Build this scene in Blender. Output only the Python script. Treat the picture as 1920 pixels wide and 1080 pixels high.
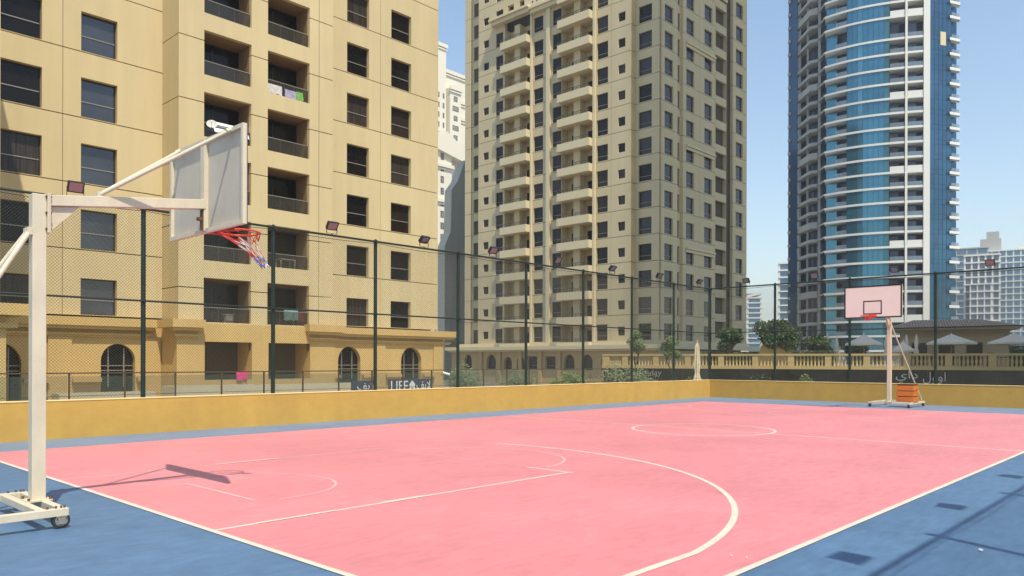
import bpy, math, random
from mathutils import Vector, Matrix
random.seed(7)
S = bpy.context.scene
for o in list(bpy.data.objects): bpy.data.objects.remove(o)
COL = S.collection

# ------------------------------------------------------------------ camera, sky, sun, exposure
HEAD = 0.7523
cam = bpy.data.cameras.new('camera'); cam_o = bpy.data.objects.new('camera', cam); COL.objects.link(cam_o)
cam.sensor_fit = 'HORIZONTAL'; cam.sensor_width = 36.0
cam.lens = 36.0 * 1447.8 / 1920.0
cam.shift_y = (677.7 - 540.0) / 1920.0
cam.clip_start = 0.05; cam.clip_end = 6000
cam_o.location = (0, 0, 1.76)
cam_o.rotation_euler = (Matrix.Rotation(HEAD - math.pi/2, 3, 'Z') @ Matrix.Rotation(math.pi/2, 3, 'X') @ Matrix.Rotation(0.0024, 3, 'Z')).to_euler()
S.camera = cam_o

world = bpy.data.worlds.new('World'); S.world = world; world.use_nodes = True
wn = world.node_tree; wn.nodes.clear()
sky = wn.nodes.new('ShaderNodeTexSky'); sky.sky_type = 'NISHITA'; sky.sun_disc = False
sky.sun_elevation = math.radians(60.2); sky.sun_rotation = math.radians(201.8)
sky.air_density = 1.35; sky.dust_density = 0.35; sky.ozone_density = 1.2; sky.altitude = 0
bg = wn.nodes.new('ShaderNodeBackground'); bg.inputs['Strength'].default_value = 0.115
wo = wn.nodes.new('ShaderNodeOutputWorld')
wn.links.new(sky.outputs[0], bg.inputs[0]); wn.links.new(bg.outputs[0], wo.inputs[0])

sun = bpy.data.lights.new('sun', 'SUN'); sun.energy = 3.2; sun.angle = math.radians(0.55); sun.color = (1.0, 0.93, 0.80)
sun_o = bpy.data.objects.new('sun', sun); COL.objects.link(sun_o); sun_o.location = (0, 0, 300)
sun_o.rotation_euler = Vector((0.212, 0.531, -1.0)).to_track_quat('-Z', 'Y').to_euler()
S.view_settings.view_transform = 'Standard'; S.view_settings.look = 'None'
S.view_settings.gamma = 1.0; S.view_settings.use_curve_mapping = False
S.view_settings.exposure = 0.72

# ------------------------------------------------------------------ materials
def mat(name, col, rough=0.7, metal=0.0, noise=None, bump=None, spec=0.5, alpha=1.0, streak=None, stain=None):
    m = bpy.data.materials.new(name); m.use_nodes = True
    nt = m.node_tree; p = nt.nodes['Principled BSDF']
    p.inputs['Base Color'].default_value = (*col, 1); p.inputs['Roughness'].default_value = rough
    p.inputs['Metallic'].default_value = metal; p.inputs['Specular IOR Level'].default_value = spec
    p.inputs['Alpha'].default_value = alpha
    geo = nt.nodes.new('ShaderNodeNewGeometry')
    out = None
    def ramp(scale_vec, scale, lo, hi, detail=4.0, rough_=0.6):
        mp = nt.nodes.new('ShaderNodeMapping'); mp.inputs['Scale'].default_value = scale_vec
        nt.links.new(geo.outputs['Position'], mp.inputs['Vector'])
        n = nt.nodes.new('ShaderNodeTexNoise'); n.inputs['Scale'].default_value = scale
        n.inputs['Detail'].default_value = detail; n.inputs['Roughness'].default_value = rough_
        nt.links.new(mp.outputs[0], n.inputs['Vector'])
        mr = nt.nodes.new('ShaderNodeMapRange'); mr.inputs['From Min'].default_value = 0.3; mr.inputs['From Max'].default_value = 0.7
        mr.inputs['To Min'].default_value = lo; mr.inputs['To Max'].default_value = hi
        nt.links.new(n.outputs['Fac'], mr.inputs['Value'])
        return mr.outputs[0]
    facs = []
    if noise: facs.append(ramp((1, 1, 1), noise[0], 1 - noise[1], 1 + noise[1]))
    if streak: facs.append(ramp(streak[0], streak[1], 1 - streak[2], 1 + streak[2]))
    if stain: facs.append(ramp(stain[0], stain[1], 1 - stain[2], 1.0, 6.0, 0.7))
    if facs:
        f = facs[0]
        for g in facs[1:]:
            mm = nt.nodes.new('ShaderNodeMath'); mm.operation = 'MULTIPLY'
            nt.links.new(f, mm.inputs[0]); nt.links.new(g, mm.inputs[1]); f = mm.outputs[0]
        vm = nt.nodes.new('ShaderNodeVectorMath'); vm.operation = 'SCALE'
        vm.inputs[0].default_value = col; nt.links.new(f, vm.inputs['Scale'])
        nt.links.new(vm.outputs[0], p.inputs['Base Color'])
    if bump:
        n = nt.nodes.new('ShaderNodeTexNoise'); n.inputs['Scale'].default_value = bump[0]; n.inputs['Detail'].default_value = 3
        nt.links.new(geo.outputs['Position'], n.inputs['Vector'])
        b = nt.nodes.new('ShaderNodeBump'); b.inputs['Strength'].default_value = bump[1]; b.inputs['Distance'].default_value = bump[2]
        nt.links.new(n.outputs['Fac'], b.inputs['Height']); nt.links.new(b.outputs[0], p.inputs['Normal'])
    return m

M = {}
M['pink'] = mat('pink_acrylic', (.70, .242, .255), .5, noise=(.28, .10), streak=((3.0, 9.0, 1), 1.1, .09), bump=(60, .25, .01), stain=((.5, 1.2, 1), 1.3, .12))
M['blue'] = mat('blue_acrylic', (.090, .178, .300), .5, noise=(.45, .12), streak=((3.0, 9.0, 1), 1.0, .14), bump=(60, .25, .01), stain=((1, 1, 1), 2.2, .16))
M['blue_sheen'] = mat('painted_sheen_acrylic', (.175, .245, .345), .5, noise=(.6, .10), streak=((3, 9, 1), 1.0, .08), stain=((1, 1, 1), 1.6, .14))  # paler surround blue: grazing sheen put into the base colour
M['line'] = mat('line_paint', (.72, .57, .45), .6, noise=(1.6, .10), streak=((1, 1, 1), 5.0, .06))
M['line_worn'] = mat('worn_line_paint', (.70, .40, .36), .6, noise=(2.2, .14))
M['ochre'] = mat('ochre_wall_paint', (.56, .335, .072), .75, noise=(.8, .06), stain=((1, 1, 2), 2.5, .10), streak=((1, 1, .25), 2.0, .05), bump=(35, .3, .01))
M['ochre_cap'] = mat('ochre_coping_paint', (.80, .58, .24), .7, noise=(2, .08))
M['a_wall'] = mat('cream_precast', (.585, .468, .252), .8, noise=(.12, .05), streak=((1.6, 1.6, .12), 1.1, .045), bump=(14, .12, .02))
M['a_podium'] = mat('ochre_render', (.56, .38, .14), .8, noise=(.3, .05), streak=((1, 1, .15), .8, .05))
M['a_joint'] = mat('dark_joint', (.09, .07, .045), .9)
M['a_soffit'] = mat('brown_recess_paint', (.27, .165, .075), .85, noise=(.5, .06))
M['b_wall'] = mat('beige_precast', (.585, .485, .285), .8, noise=(.08, .05), streak=((.8, .8, .06), .6, .05))
M['b_trim'] = mat('pale_trim', (.66, .56, .345), .75)
M['b_podium'] = mat('beige_podium_render', (.47, .33, .15), .8, noise=(.2, .06))
M['frame'] = mat('dark_bronze_frame', (.045, .035, .03), .45, .3)
M['bar'] = mat('grey_bar', (.30, .27, .22), .4, .3)
M['glass_dark'] = mat('dark_window_glass', (.009, .007, .006), .08, 0, spec=.22, noise=(.6, .5))
M['glass_brown'] = mat('brown_window_glass', (.028, .018, .013), .12, 0, spec=.22, noise=(.7, .5))
M['glass_curtain'] = mat('curtained_window_glass', (.040, .031, .024), .12, 0, spec=.25, streak=((7, 7, .15), 1.6, .75))
M['glass_grey'] = mat('grey_reflective_glass', (.055, .058, .066), .05, .35, spec=.8, noise=(.5, .25))
M['glass_mauve'] = mat('grey_mauve_glass', (.030, .025, .028), .1, .05, spec=.4, noise=(.2, .3))
M['rail_glass'] = mat('smoked_rail_glass', (.06, .052, .04), .08, 0, alpha=.42)
M['clear_glass'] = mat('greenish_rail_glass', (.10, .14, .12), .05, 0, alpha=.22)
M['steel'] = mat('brown_steel', (.10, .075, .05), .5, .3)
M['black'] = mat('black_metal', (.02, .02, .022), .45, .2)
M['green_post'] = mat('dark_green_paint', (.008, .024, .014), .45, 0, noise=(3, .25))
M['wire'] = mat('chain_link_wire', (.055, .055, .035), .6, .2)
M['reflector'] = mat('lamp_reflector', (.26, .25, .245), .25, .7)
M['cream_steel'] = mat('cream_painted_steel', (.70, .605, .44), .45, 0, noise=(4, .05), stain=((1, 1, .3), 6, .12))
M['rust'] = mat('rusty_bolt', (.16, .085, .045), .7, .3)
M['board_back'] = mat('grey_board_panel', (.60, .525, .42), .6, noise=(1.3, .07), stain=((1, 1, .4), 3, .12))
M['board_front'] = mat('white_board_face', (.84, .72, .64), .5, noise=(1, .03))
M['rim_red'] = mat('rim_red_paint', (.62, .06, .03), .4)
M['net_red'] = mat('net_red', (.60, .06, .05), .8)
M['net_white'] = mat('net_white', (.72, .66, .62), .8)
M['net_blue'] = mat('net_blue', (.10, .16, .45), .8)
M['rubber'] = mat('dark_rubber', (.03, .03, .03), .6)
M['wheel'] = mat('grey_wheel', (.30, .28, .24), .5, .2)
M['orange'] = mat('orange_varnished_wood', (.62, .175, .025), .45, noise=(5, .10), streak=((1, 1, 14), 2, .10))
M['orange_dark'] = mat('dark_leather_top', (.12, .05, .02), .6)
M['concrete'] = mat('grey_concrete', (.50, .48, .38), .85, noise=(.06, .10), streak=((.5, .5, .03), .7, .12))
M['asphalt'] = mat('grey_ground', (.20, .18, .15), .9, noise=(.2, .12))
M['paving'] = mat('sand_paving', (.42, .36, .25), .85, noise=(.4, .1))
M['green_deck'] = mat('green_deck', (.10, .17, .12), .6, noise=(.5, .1))
M['planter'] = mat('pale_planter', (.60, .52, .36), .8, noise=(1, .06))
M['white_tower'] = mat('white_tower_render', (.78, .71, .56), .8, noise=(.05, .03))
M['white'] = mat('white_paint', (.80, .78, .72), .6)
M['slab_white'] = mat('white_slab', (.74, .73, .66), .6, noise=(.05, .04))
M['slab_grey'] = mat('grey_slab', (.42, .41, .36), .7, noise=(.05, .06))
M['soffit'] = mat('beige_soffit', (.50, .45, .33), .8)
def tower_glass(name, col, metal, rough, scale):
    m = mat(name, col, rough, metal, spec=.7, noise=(scale, .22)); return m
M['c_glass'] = tower_glass('teal_curtain_glass', (.06, .20, .28), .6, .10, .12)
M['c_glass2'] = tower_glass('pale_teal_glass', (.10, .28, .36), .6, .12, .15)
M['c_dark'] = tower_glass('deep_blue_glass', (.04, .125, .20), .6, .12, .1)
M['c_navy'] = tower_glass('navy_glass', (.035, .085, .15), .4, .15, .1)
M['c_inner'] = mat('shaded_room_glass', (.03, .045, .065), .15, .2, noise=(.3, .3))
M['c_rail'] = mat('pale_rail_glass', (.30, .37, .43), .15, .2, alpha=.5)
M['c_lilac'] = mat('lilac_door_glass', (.13, .16, .25), .2, .2, noise=(.3, .3))
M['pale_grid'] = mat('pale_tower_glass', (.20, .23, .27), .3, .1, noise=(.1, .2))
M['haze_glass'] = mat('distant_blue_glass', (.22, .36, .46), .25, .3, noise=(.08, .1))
M['tile'] = mat('brown_roof_tile', (.48, .34, .26), .8, noise=(1.5, .15))
M['pav_wall'] = mat('tan_pavilion_wall', (.46, .34, .19), .85, noise=(.5, .08))
M['canvas'] = mat('white_canvas', (.85, .73, .57), .85, noise=(1, .04))
M['canvas_cream'] = mat('cream_canvas', (.72, .62, .42), .85, noise=(2, .08))
M['bal_ochre'] = mat('ochre_balustrade_paint', (.52, .38, .155), .8, noise=(.5, .07))
M['shop_dark'] = mat('dark_shop_glass', (.04, .038, .036), .15, 0, noise=(.4, .4))
M['navy_sign'] = mat('navy_sign', (.022, .022, .085), .4)
M['sign_white'] = mat('white_lettering', (.82, .82, .80), .5)
M['sign_grey'] = mat('grey_lettering', (.62, .62, .58), .5)
M['trunk'] = mat('bark', (.11, .075, .045), .9, noise=(6, .2))
def leafmat(name, col):
    m = mat(name, col, .6, noise=(1.1, .45), spec=.3)
    return m
M['leaf_dark'] = leafmat('dark_leaf', (.022, .045, .014))
M['leaf_mid'] = leafmat('mid_leaf', (.085, .14, .035))
M['leaf_pale'] = leafmat('pale_leaf', (.15, .20, .06))
M['leaf_grey'] = leafmat('grey_green_leaf', (.17, .20, .10))
M['paper'] = mat('white_paper', (.55, .53, .51), .8)
for n_, c_ in dict(pinkc=(.75, .05, .22), tealc=(.25, .50, .46), greenc=(.16, .38, .07), lilac=(.34, .30, .42), greyc=(.55, .52, .48), redc=(.32, .06, .04), whitec=(.85, .85, .86)).items():
    M[n_] = mat(n_ + '_cloth', c_, .9, noise=(5, .15))

# ------------------------------------------------------------------ helpers
W = {}                                                     # object name -> world position of its origin
def wof(o): return W.get(o.name, Vector((0, 0, 0))) if o else Vector((0, 0, 0))
class MB:
    def __init__(s): s.v = []; s.f = []; s.m = []; s.k = 0
    def add(s, vs, fs):
        b = len(s.v); s.v += [tuple(v) for v in vs]; s.f += [tuple(i + b for i in f) for f in fs]; s.m += [s.k] * len(fs)
    def box(s, x0, x1, y0, y1, z0, z1):
        s.add([(x0,y0,z0),(x1,y0,z0),(x1,y1,z0),(x0,y1,z0),(x0,y0,z1),(x1,y0,z1),(x1,y1,z1),(x0,y1,z1)],
              [(0,3,2,1),(4,5,6,7),(0,1,5,4),(1,2,6,5),(2,3,7,6),(3,0,4,7)])
    def tube(s, p, q, r, n=8, r2=None, cap=True):
        p = Vector(p); q = Vector(q); d = (q - p).normalized(); r2 = r if r2 is None else r2
        a = d.orthogonal().normalized(); b = d.cross(a)
        vs = []
        for c, rr in ((p, r), (q, r2)):
            for i in range(n):
                t = 2*math.pi*i/n; vs.append(c + a*math.cos(t)*rr + b*math.sin(t)*rr)
        fs = [(i, (i+1) % n, n+(i+1) % n, n+i) for i in range(n)]
        if cap: fs += [tuple(range(n-1, -1, -1)), tuple(range(n, 2*n))]
        s.add(vs, fs)
    def bar(s, p, q, w, h, up=(0,0,1)):                     # rectangular beam, h along up
        p = Vector(p); q = Vector(q); d = (q-p).normalized(); x = d.cross(Vector(up)).normalized(); u = x.cross(d)
        vs = []
        for c in (p, q):
            for a, b in ((-1,-1),(1,-1),(1,1),(-1,1)): vs.append(c + x*a*w/2 + u*b*h/2)
        s.add(vs, [(0,1,5,4),(1,2,6,5),(2,3,7,6),(3,0,4,7),(3,2,1,0),(4,5,6,7)])
    def prism(s, poly, axis, a, b):                         # polygon extruded along an axis: poly in the other two coordinates
        n = len(poly); vs = []
        for c in (a, b):
            for (u, v) in poly:
                vs.append((c,u,v) if axis == 'x' else (u,c,v) if axis == 'y' else (u,v,c))
        s.add(vs, [(i,(i+1)%n,n+(i+1)%n,n+i) for i in range(n)] + [tuple(range(n-1,-1,-1)), tuple(range(n,2*n))])
    def lathe(s, prof, c=(0,0), n=16):
        vs = []
        for r, z in prof:
            for i in range(n): t = 2*math.pi*i/n; vs.append((c[0]+r*math.cos(t), c[1]+r*math.sin(t), z))
        fs = []
        for j in range(len(prof)-1):
            for i in range(n): fs.append((j*n+i, j*n+(i+1)%n, (j+1)*n+(i+1)%n, (j+1)*n+i))
        s.add(vs, fs)
    def mesh(s, name, mats, off=(0,0,0), smooth=False):
        me = bpy.data.meshes.new(name); o = Vector(off)
        me.from_pydata([tuple(Vector(v)-o) for v in s.v], [], s.f)
        for m in (mats if isinstance(mats, (list, tuple)) else [mats]): me.materials.append(m)
        if any(s.m): me.polygons.foreach_set('material_index', s.m)
        if smooth: me.polygons.foreach_set('use_smooth', [True]*len(s.f))
        me.update(); return me
    def build(s, name, mats, parent=None, at=None, local=False, smooth=False, bevel=0):
        # world coordinates in, unless local; `at` is the world origin of the new object
        org = Vector((0,0,0)) if local else (Vector(at) if at is not None else wof(parent))
        me = s.mesh(name, mats, org, smooth)
        o = bpy.data.objects.new(name, me); COL.objects.link(o)
        if parent: o.parent = parent
        if local: o.location = at or (0,0,0)
        else: o.location = org - wof(parent)
        W[o.name] = org
        if bevel:
            b = o.modifiers.new('edge', 'BEVEL'); b.width = bevel; b.segments = 2; b.limit_method = 'ANGLE'
        return o
def inst(name, me, parent, wloc, rz=0.0, local=False):
    o = bpy.data.objects.new(name, me); COL.objects.link(o)
    if parent: o.parent = parent
    o.location = Vector(wloc) if local else Vector(wloc) - wof(parent)
    o.rotation_euler = (0, 0, rz); W[o.name] = Vector(wloc); return o
def tag(o, label=None, cat=None, group=None, kind=None):
    if label: o['label'] = label
    if cat: o['category'] = cat
    if group: o['group'] = group
    if kind: o['kind'] = kind
    return o
def thing(name, label, cat, loc, rz=0.0, group=None):
    o = bpy.data.objects.new(name, None); COL.objects.link(o); o.location = loc; o.rotation_euler = (0, 0, rz)
    o.empty_display_size = .3; W[o.name] = Vector(loc); return tag(o, label, cat, group)
def structure(o): o['kind'] = 'structure'; return o
def copy_tree(o, parent=None):
    c = o.copy(); COL.objects.link(c); W[c.name] = wof(o)
    if parent: c.parent = parent
    for ch in list(o.children): copy_tree(ch, c)
    return c
class Plane:                                                # a facade: s along, n inward, z up
    def __init__(s, kind, o): s.kind = kind; s.o = o
    def P(s, a, n, z):
        return Vector((a, s.o + n, z)) if s.kind == 'V' else Vector((s.o + n, a, z))
    def box(s, mb, a0, a1, n0, n1, z0, z1):
        if s.kind == 'V': mb.box(a0, a1, s.o+n0, s.o+n1, z0, z1)
        else: mb.box(s.o+n0, s.o+n1, a0, a1, z0, z1)
CACHE = {}
def panel(name, pl, a0, a1, z0, z1, holes, t, m, parent, shift=0.0):
    """precast wall panel with real openings; every floor's copy shares the mesh and is only moved up"""
    key = ('panel', pl.kind, pl.o, a0, a1, round(z1-z0, 3), tuple((h[0], h[1], round(h[2]-z0, 3), round(h[3]-z0, 3)) for h in holes), t, m.name)
    if key not in CACHE:
        mb = MB(); zz = 0.0
        H = [(h[0], h[1], h[2]-z0, h[3]-z0) for h in holes]
        xs = sorted({a0, a1, *[h[0] for h in H], *[h[1] for h in H]}); zs = sorted({0.0, z1-z0, *[h[2] for h in H], *[h[3] for h in H]})
        b = pl.P(a0, 0, 0)
        def q(*pts): mb.add([pl.P(*p)-b for p in pts], [(0,1,2,3)])
        for i in range(len(xs)-1):
            for j in range(len(zs)-1):
                cx = (xs[i]+xs[i+1])/2; cz = (zs[j]+zs[j+1])/2
                if any(h[0] < cx < h[1] and h[2] < cz < h[3] for h in H): continue
                q((xs[i],0,zs[j]),(xs[i+1],0,zs[j]),(xs[i+1],0,zs[j+1]),(xs[i],0,zs[j+1]))
        for (c, d, e, f) in [(a0, a1, 0.0, z1-z0)] + H:
            q((c,0,e),(c,t,e),(c,t,f),(c,0,f)); q((d,0,e),(d,t,e),(d,t,f),(d,0,f))
            q((c,0,e),(d,0,e),(d,t,e),(c,t,e)); q((c,0,f),(d,0,f),(d,t,f),(c,t,f))
        CACHE[key] = mb.mesh(name, m)
    return inst(name, CACHE[key], parent, pl.P(a0, 0, z0))
def window(pl, a0, a1, z0, z1, n, parent, gm, bar=.40, fw=.06):
    """framed window set at depth n in an opening; one glazing bar; the pane is its child"""
    w = round(a1-a0, 3); h = round(z1-z0, 3); key = ('win', pl.kind, w, h, bar, fw)
    if key not in CACHE:
        mb = MB(); q = Plane(pl.kind, 0.0)
        for (c, d, e, f) in ((0, fw, 0, h), (w-fw, w, 0, h), (fw, w-fw, 0, fw), (fw, w-fw, h-fw, h)): q.box(mb, c, d, 0, .08, e, f)
        mb.k = 1
        if bar: q.box(mb, fw, w-fw, -.01, .07, h*bar-.025, h*bar+.025)
        CACHE[key] = mb.mesh('window', [M['frame'], M['bar']])
    k2 = ('pane', pl.kind, w, h, gm.name)
    if k2 not in CACHE:
        mb = MB(); q = Plane(pl.kind, 0.0); q.box(mb, fw*.5, w-fw*.5, .03, .05, fw*.5, h-fw*.5); CACHE[k2] = mb.mesh('pane', gm)
    o = inst('window', CACHE[key], parent, pl.P(a0, n, z0))
    inst('pane', CACHE[k2], o, pl.P(a0, n, z0)); return o
def text_mesh(txt, size, m, depth=.012):
    cu = bpy.data.curves.new('lettering', 'FONT'); cu.body = txt; cu.size = size; cu.extrude = depth; cu.align_x = 'CENTER'
    cu.resolution_u = 3
    to = bpy.data.objects.new('tmp_text', cu); COL.objects.link(to)
    bpy.context.view_layer.update()
    me = bpy.data.meshes.new_from_object(to.evaluated_get(bpy.context.evaluated_depsgraph_get()))
    bpy.data.objects.remove(to); me.materials.clear(); me.materials.append(m)
    return me
def lettering(txt, m, parent, wloc, width, height, rot, local=False):
    """flat raised letters scaled to width x height, centred at wloc, upright, turned by rot about z"""
    me = text_mesh(txt, 1.0, m)
    if not me.vertices: return None
    xs = [v.co.x for v in me.vertices]; ys = [v.co.y for v in me.vertices]
    cx, cy = (min(xs)+max(xs))/2, (min(ys)+max(ys))/2; sx = width/(max(xs)-min(xs)); sy = height/(max(ys)-min(ys))
    for v in me.vertices: v.co = ((v.co.x-cx)*sx, -v.co.z, (v.co.y-cy)*sy)
    return inst('lettering', me, parent, wloc, rot, local)

# ------------------------------------------------------------------ ground
def sheet(name, x0, x1, y0, y1, z, m):
    mb = MB(); mb.add([(x0,y0,z),(x1,y0,z),(x1,y1,z),(x0,y1,z)], [(0,1,2,3)]); return structure(mb.build(name, m))
sheet('ground', -1500, 2500, -1500, 2500, -1.6, M['asphalt'])
mb = MB(); mb.box(-6, 35.3, -1.0, 19.5, -1.59, 0.0); structure(mb.build('court_surround', M['blue']))
sheet('court_floor', 3.71, 30.95, 3.02, 17.24, 0.004, M['pink'])

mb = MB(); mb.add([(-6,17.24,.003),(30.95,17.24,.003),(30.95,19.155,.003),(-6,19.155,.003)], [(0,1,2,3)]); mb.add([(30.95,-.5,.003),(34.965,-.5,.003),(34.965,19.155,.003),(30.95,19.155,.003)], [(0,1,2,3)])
structure(mb.build('painted_sheen_border', M['blue_sheen']))  # paler sheets along left and far edges, painting the floor's low-angle sheen
U0, U1, VC, HALF = 3.71, 30.95, 10.13, 18.1
LW = .055
def strip(mb, p, q, w=LW, z=.0068):
    p = Vector((*p, z)); q = Vector((*q, z)); d = (q-p).normalized(); n = Vector((-d.y, d.x, 0))*w/2
    mb.add([p-n, q-n, q+n, p+n], [(0,1,2,3)])
def arc(mb, c, r, a0, a1, n=48, w=LW, z=.0068):
    vs = []
    for i in range(n+1):
        t = math.radians(a0+(a1-a0)*i/n)
        for rr in (r-w/2, r+w/2): vs.append((c[0]+rr*math.cos(t), c[1]+rr*math.sin(t), z))
    mb.add(vs, [(2*i, 2*i+1, 2*i+3, 2*i+2) for i in range(n)])
mb = MB()                                                   # bold boundary lines
strip(mb, (U0, 3.02), (U0, 17.27), .07); strip(mb, (U0+.036, 3.02), (U1, 3.02), .07)
structure(mb.build('boundary_line', M['line']))
mb = MB(); strip(mb, (U0+.036, 17.08), (U1, 17.08), .05); structure(mb.build('side_line', M['line_worn']))
mb = MB(); strip(mb, (HALF, 3.056), (HALF, VC-1.83), .085); strip(mb, (HALF, VC-1.77), (HALF, VC+1.77), .06); strip(mb, (HALF, VC+1.83), (HALF, 17.05), .055)
structure(mb.build('half_way_line', M['line']))
mb = MB(); arc(mb, (HALF, VC), 1.8, 0, 360, 72, .075); structure(mb.build('centre_circle', M['line']))
# near three point line
A3 = math.degrees(math.asin((VC-3.62)/6.57))
mb = MB(); strip(mb, (U0+.036, 3.62), (6.335, 3.62), .08, .0085); arc(mb, (5.42, VC), 6.57, -A3+.3, 12, 60, .075)
structure(mb.build('three_point_line', M['line']))
mb = MB(); arc(mb, (5.42, VC), 6.57, 12.2, A3, 40, .05); structure(mb.build('three_point_line', M['line_worn']))
mb = MB(); strip(mb, (U0+.036, 7.70), (9.52, 7.70), .055); strip(mb, (9.545, 7.62), (9.545, 8.6), .055)
structure(mb.build('key_line', M['line']))
mb = MB(); strip(mb, (U0+.036, 12.56), (9.52, 12.56), .055); strip(mb, (9.545, 8.62), (9.545, 12.56), .03); arc(mb, (9.575, VC), 1.8, -84, 88, 40, .05)
strip(mb, (4.88, 9.0), (4.88, 10.95), .05); arc(mb, (5.35, 10.05), 1.2, -100, 100, 40, .04)
structure(mb.build('key_line', M['line_worn']))
mb = MB()                                                   # bright repaired dashes of the key lines
strip(mb, (6.1, 12.56), (7.3, 12.56), .07, .0095); strip(mb, (5.9, 7.70), (6.6, 7.70), .09, .0095); strip(mb, (4.2, 7.70), (5.2, 7.70), .06, .0095)
structure(mb.build('key_line_patch', M['line']))
m2 = 35.9
mb = MB(); arc(mb, (m2-5.42, VC), 6.57, 180-A3, 180+A3, 60, .05)
strip(mb, (m2-9.52, 7.7), (U1, 7.7), .05); strip(mb, (m2-9.52, 12.56), (U1, 12.56), .05); strip(mb, (m2-9.55, 7.7), (m2-9.55, 12.56), .04)
arc(mb, (m2-9.58, VC), 1.8, 95, 265, 32, .05); structure(mb.build('far_key_line', M['line_worn']))

# ------------------------------------------------------------------ low ochre walls with copings
def low_wall(name, x0, x1, y0, y1, label):
    t = thing(name, label, 'wall', ((x0+x1)/2, (y0+y1)/2, 0))
    mb = MB(); mb.box(x0, x1, y0, y1, -.02, .845); mb.build('wall_body', M['ochre'], t)
    mb = MB(); mb.box(x0-.012, x1+.012, y0-.012, y1+.012, .845, .872); mb.build('coping', M['ochre_cap'], t, bevel=.008)
    return t
low_wall('low_wall', -6, 34.97, 19.16, 19.40, 'long low ochre wall along the court below the tan apartment block')
low_wall('low_wall', 34.985, 35.22, -1.0, 19.40, 'short low ochre wall behind the far hoop')
low_wall('low_wall', -6, 34.97, -.76, -.52, 'low ochre wall on the near long side of the court')

# ------------------------------------------------------------------ chain link fences
def chain_link(pl, a0, a1, z0, z1, pitch=.072, r=.0029):
    mb = MB(); H = z1-z0
    n = int((a1-a0+H)/pitch)
    for sgn in (0, 1):
        for i in range(n):
            s = a0-H+i*pitch                                # wire rises from (s, z0) to (s+H, z1)
            lo = max(s, a0); hi = min(s+H, a1)
            if hi-lo < .05: continue
            za = z0+(lo-s); zb = z0+(hi-s)
            if sgn: lo, hi = a0+a1-lo, a0+a1-hi
            mb.tube(pl.P(lo, (sgn-.5)*.006, za), pl.P(hi, (sgn-.5)*.006, zb), r, 3, cap=False)
    return mb
ZT, ZM = 5.42, 3.2
def fence(pl, posts, label, loc):
    t = thing('chain_link_fence', label, 'fence', loc)
    for p in posts:
        mb = MB(); mb.tube(pl.P(p, 0, .873), pl.P(p, 0, ZT+.05), .055, 10)
        mb.tube(pl.P(p, 0, ZT+.05), pl.P(p, 0, ZT+.085), .062, 10, .02)
        mb.build('post', M['green_post'], t, at=pl.P(p, 0, .873), smooth=False)
    a0, a1 = min(posts), max(posts)
    for nm, z, r in (('top_rail', ZT, .032), ('middle_rail', ZM, .024), ('bottom_wire', .95, .006)):
        mb = MB(); mb.tube(pl.P(a0, -.07, z), pl.P(a1, -.07, z), r, 8)
        for p in posts: mb.tube(pl.P(p, -.075, z-.03), pl.P(p, -.075, z+.03), r*1.3, 8)
        mb.build(nm, M['green_post'], t)
    o = chain_link(pl, a0, a1, .90, ZT-.02).build('chain_link_mesh', M['wire'], t); o['kind'] = 'stuff'
    mb = MB()                                               # slack cable along the top
    for i in range(len(posts)-1):
        p, q = posts[i], posts[i+1]; pts = [(p+(q-p)*k/6, ZT-.06-.05*math.sin(math.pi*k/6)) for k in range(7)]
        for (s0, z0), (s1, z1) in zip(pts, pts[1:]): mb.tube(pl.P(s0, -.11, z0), pl.P(s1, -.11, z1), .008, 5)
    mb.build('cable', M['black'], t)
    return t
PL_L = Plane('V', 19.28); PL_F = Plane('U', 35.10); PL_R = Plane('V', -.64)
posts_l = [7.54+3.455*k for k in range(-3, 9)]
posts_f = [19.28-3.43*k for k in range(0, 6)]
posts_r = [7.54+3.455*k for k in range(-3, 9)]
fence(PL_L, posts_l, 'long green chain link fence on the wall in front of the tan block', (18, 19.28, .87))
fence(PL_F, posts_f, 'short green chain link fence behind the far hoop', (35.1, 10, .87))
fence(PL_R, posts_r, 'green chain link fence on the near long side casting its shadow on the blue floor', (18, -.64, .87))

def make_floodlight():
    t = thing('floodlight', None, None, (0, 0, 0))
    mb = MB(); mb.prism([(-.10,-.13),(.0,-.15),(.0,.15),(-.10,.13)], 'x', -.19, .19)   # y (depth), z
    me_v = [(x, -y, z) for (x, y, z) in mb.v]; mb.v = me_v
    for k in range(6): mb.box(-.16+k*.06, -.145+k*.06, .09, .13, -.11, .11)
    hb = mb.build('housing', M['black'], t, local=True)
    mb = MB()
    for (a, b, c, d) in ((-.19,.19,-.15,-.128),(-.19,.19,.128,.15),(-.19,-.165,-.128,.128),(.165,.19,-.128,.128)): mb.box(a, b, -.018, .0, c, d)
    mb.build('front_frame', M['black'], hb, local=True)
    mb = MB(); mb.box(-.165, .165, -.006, -.001, -.128, .128); mb.build('lens', M['reflector'], hb, local=True)
    mb = MB(); mb.bar((-.205,.05,0),(-.205,.05,-.24),.035,.006,(1,0,0)); mb.bar((.205,.05,0),(.205,.05,-.24),.035,.006,(1,0,0)); mb.box(-.208,.208,.03,.07,-.246,-.24)
    mb.tube((0,.05,-.30),(0,.05,-.246),.02,8)
    mb.build('bracket', M['black'], t, local=True)
    hb.rotation_euler = (math.radians(38), 0, 0)
    return t, hb
fl0, _ = make_floodlight(); fl0.scale = (.86, .86, .86); first = [True]
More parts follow.
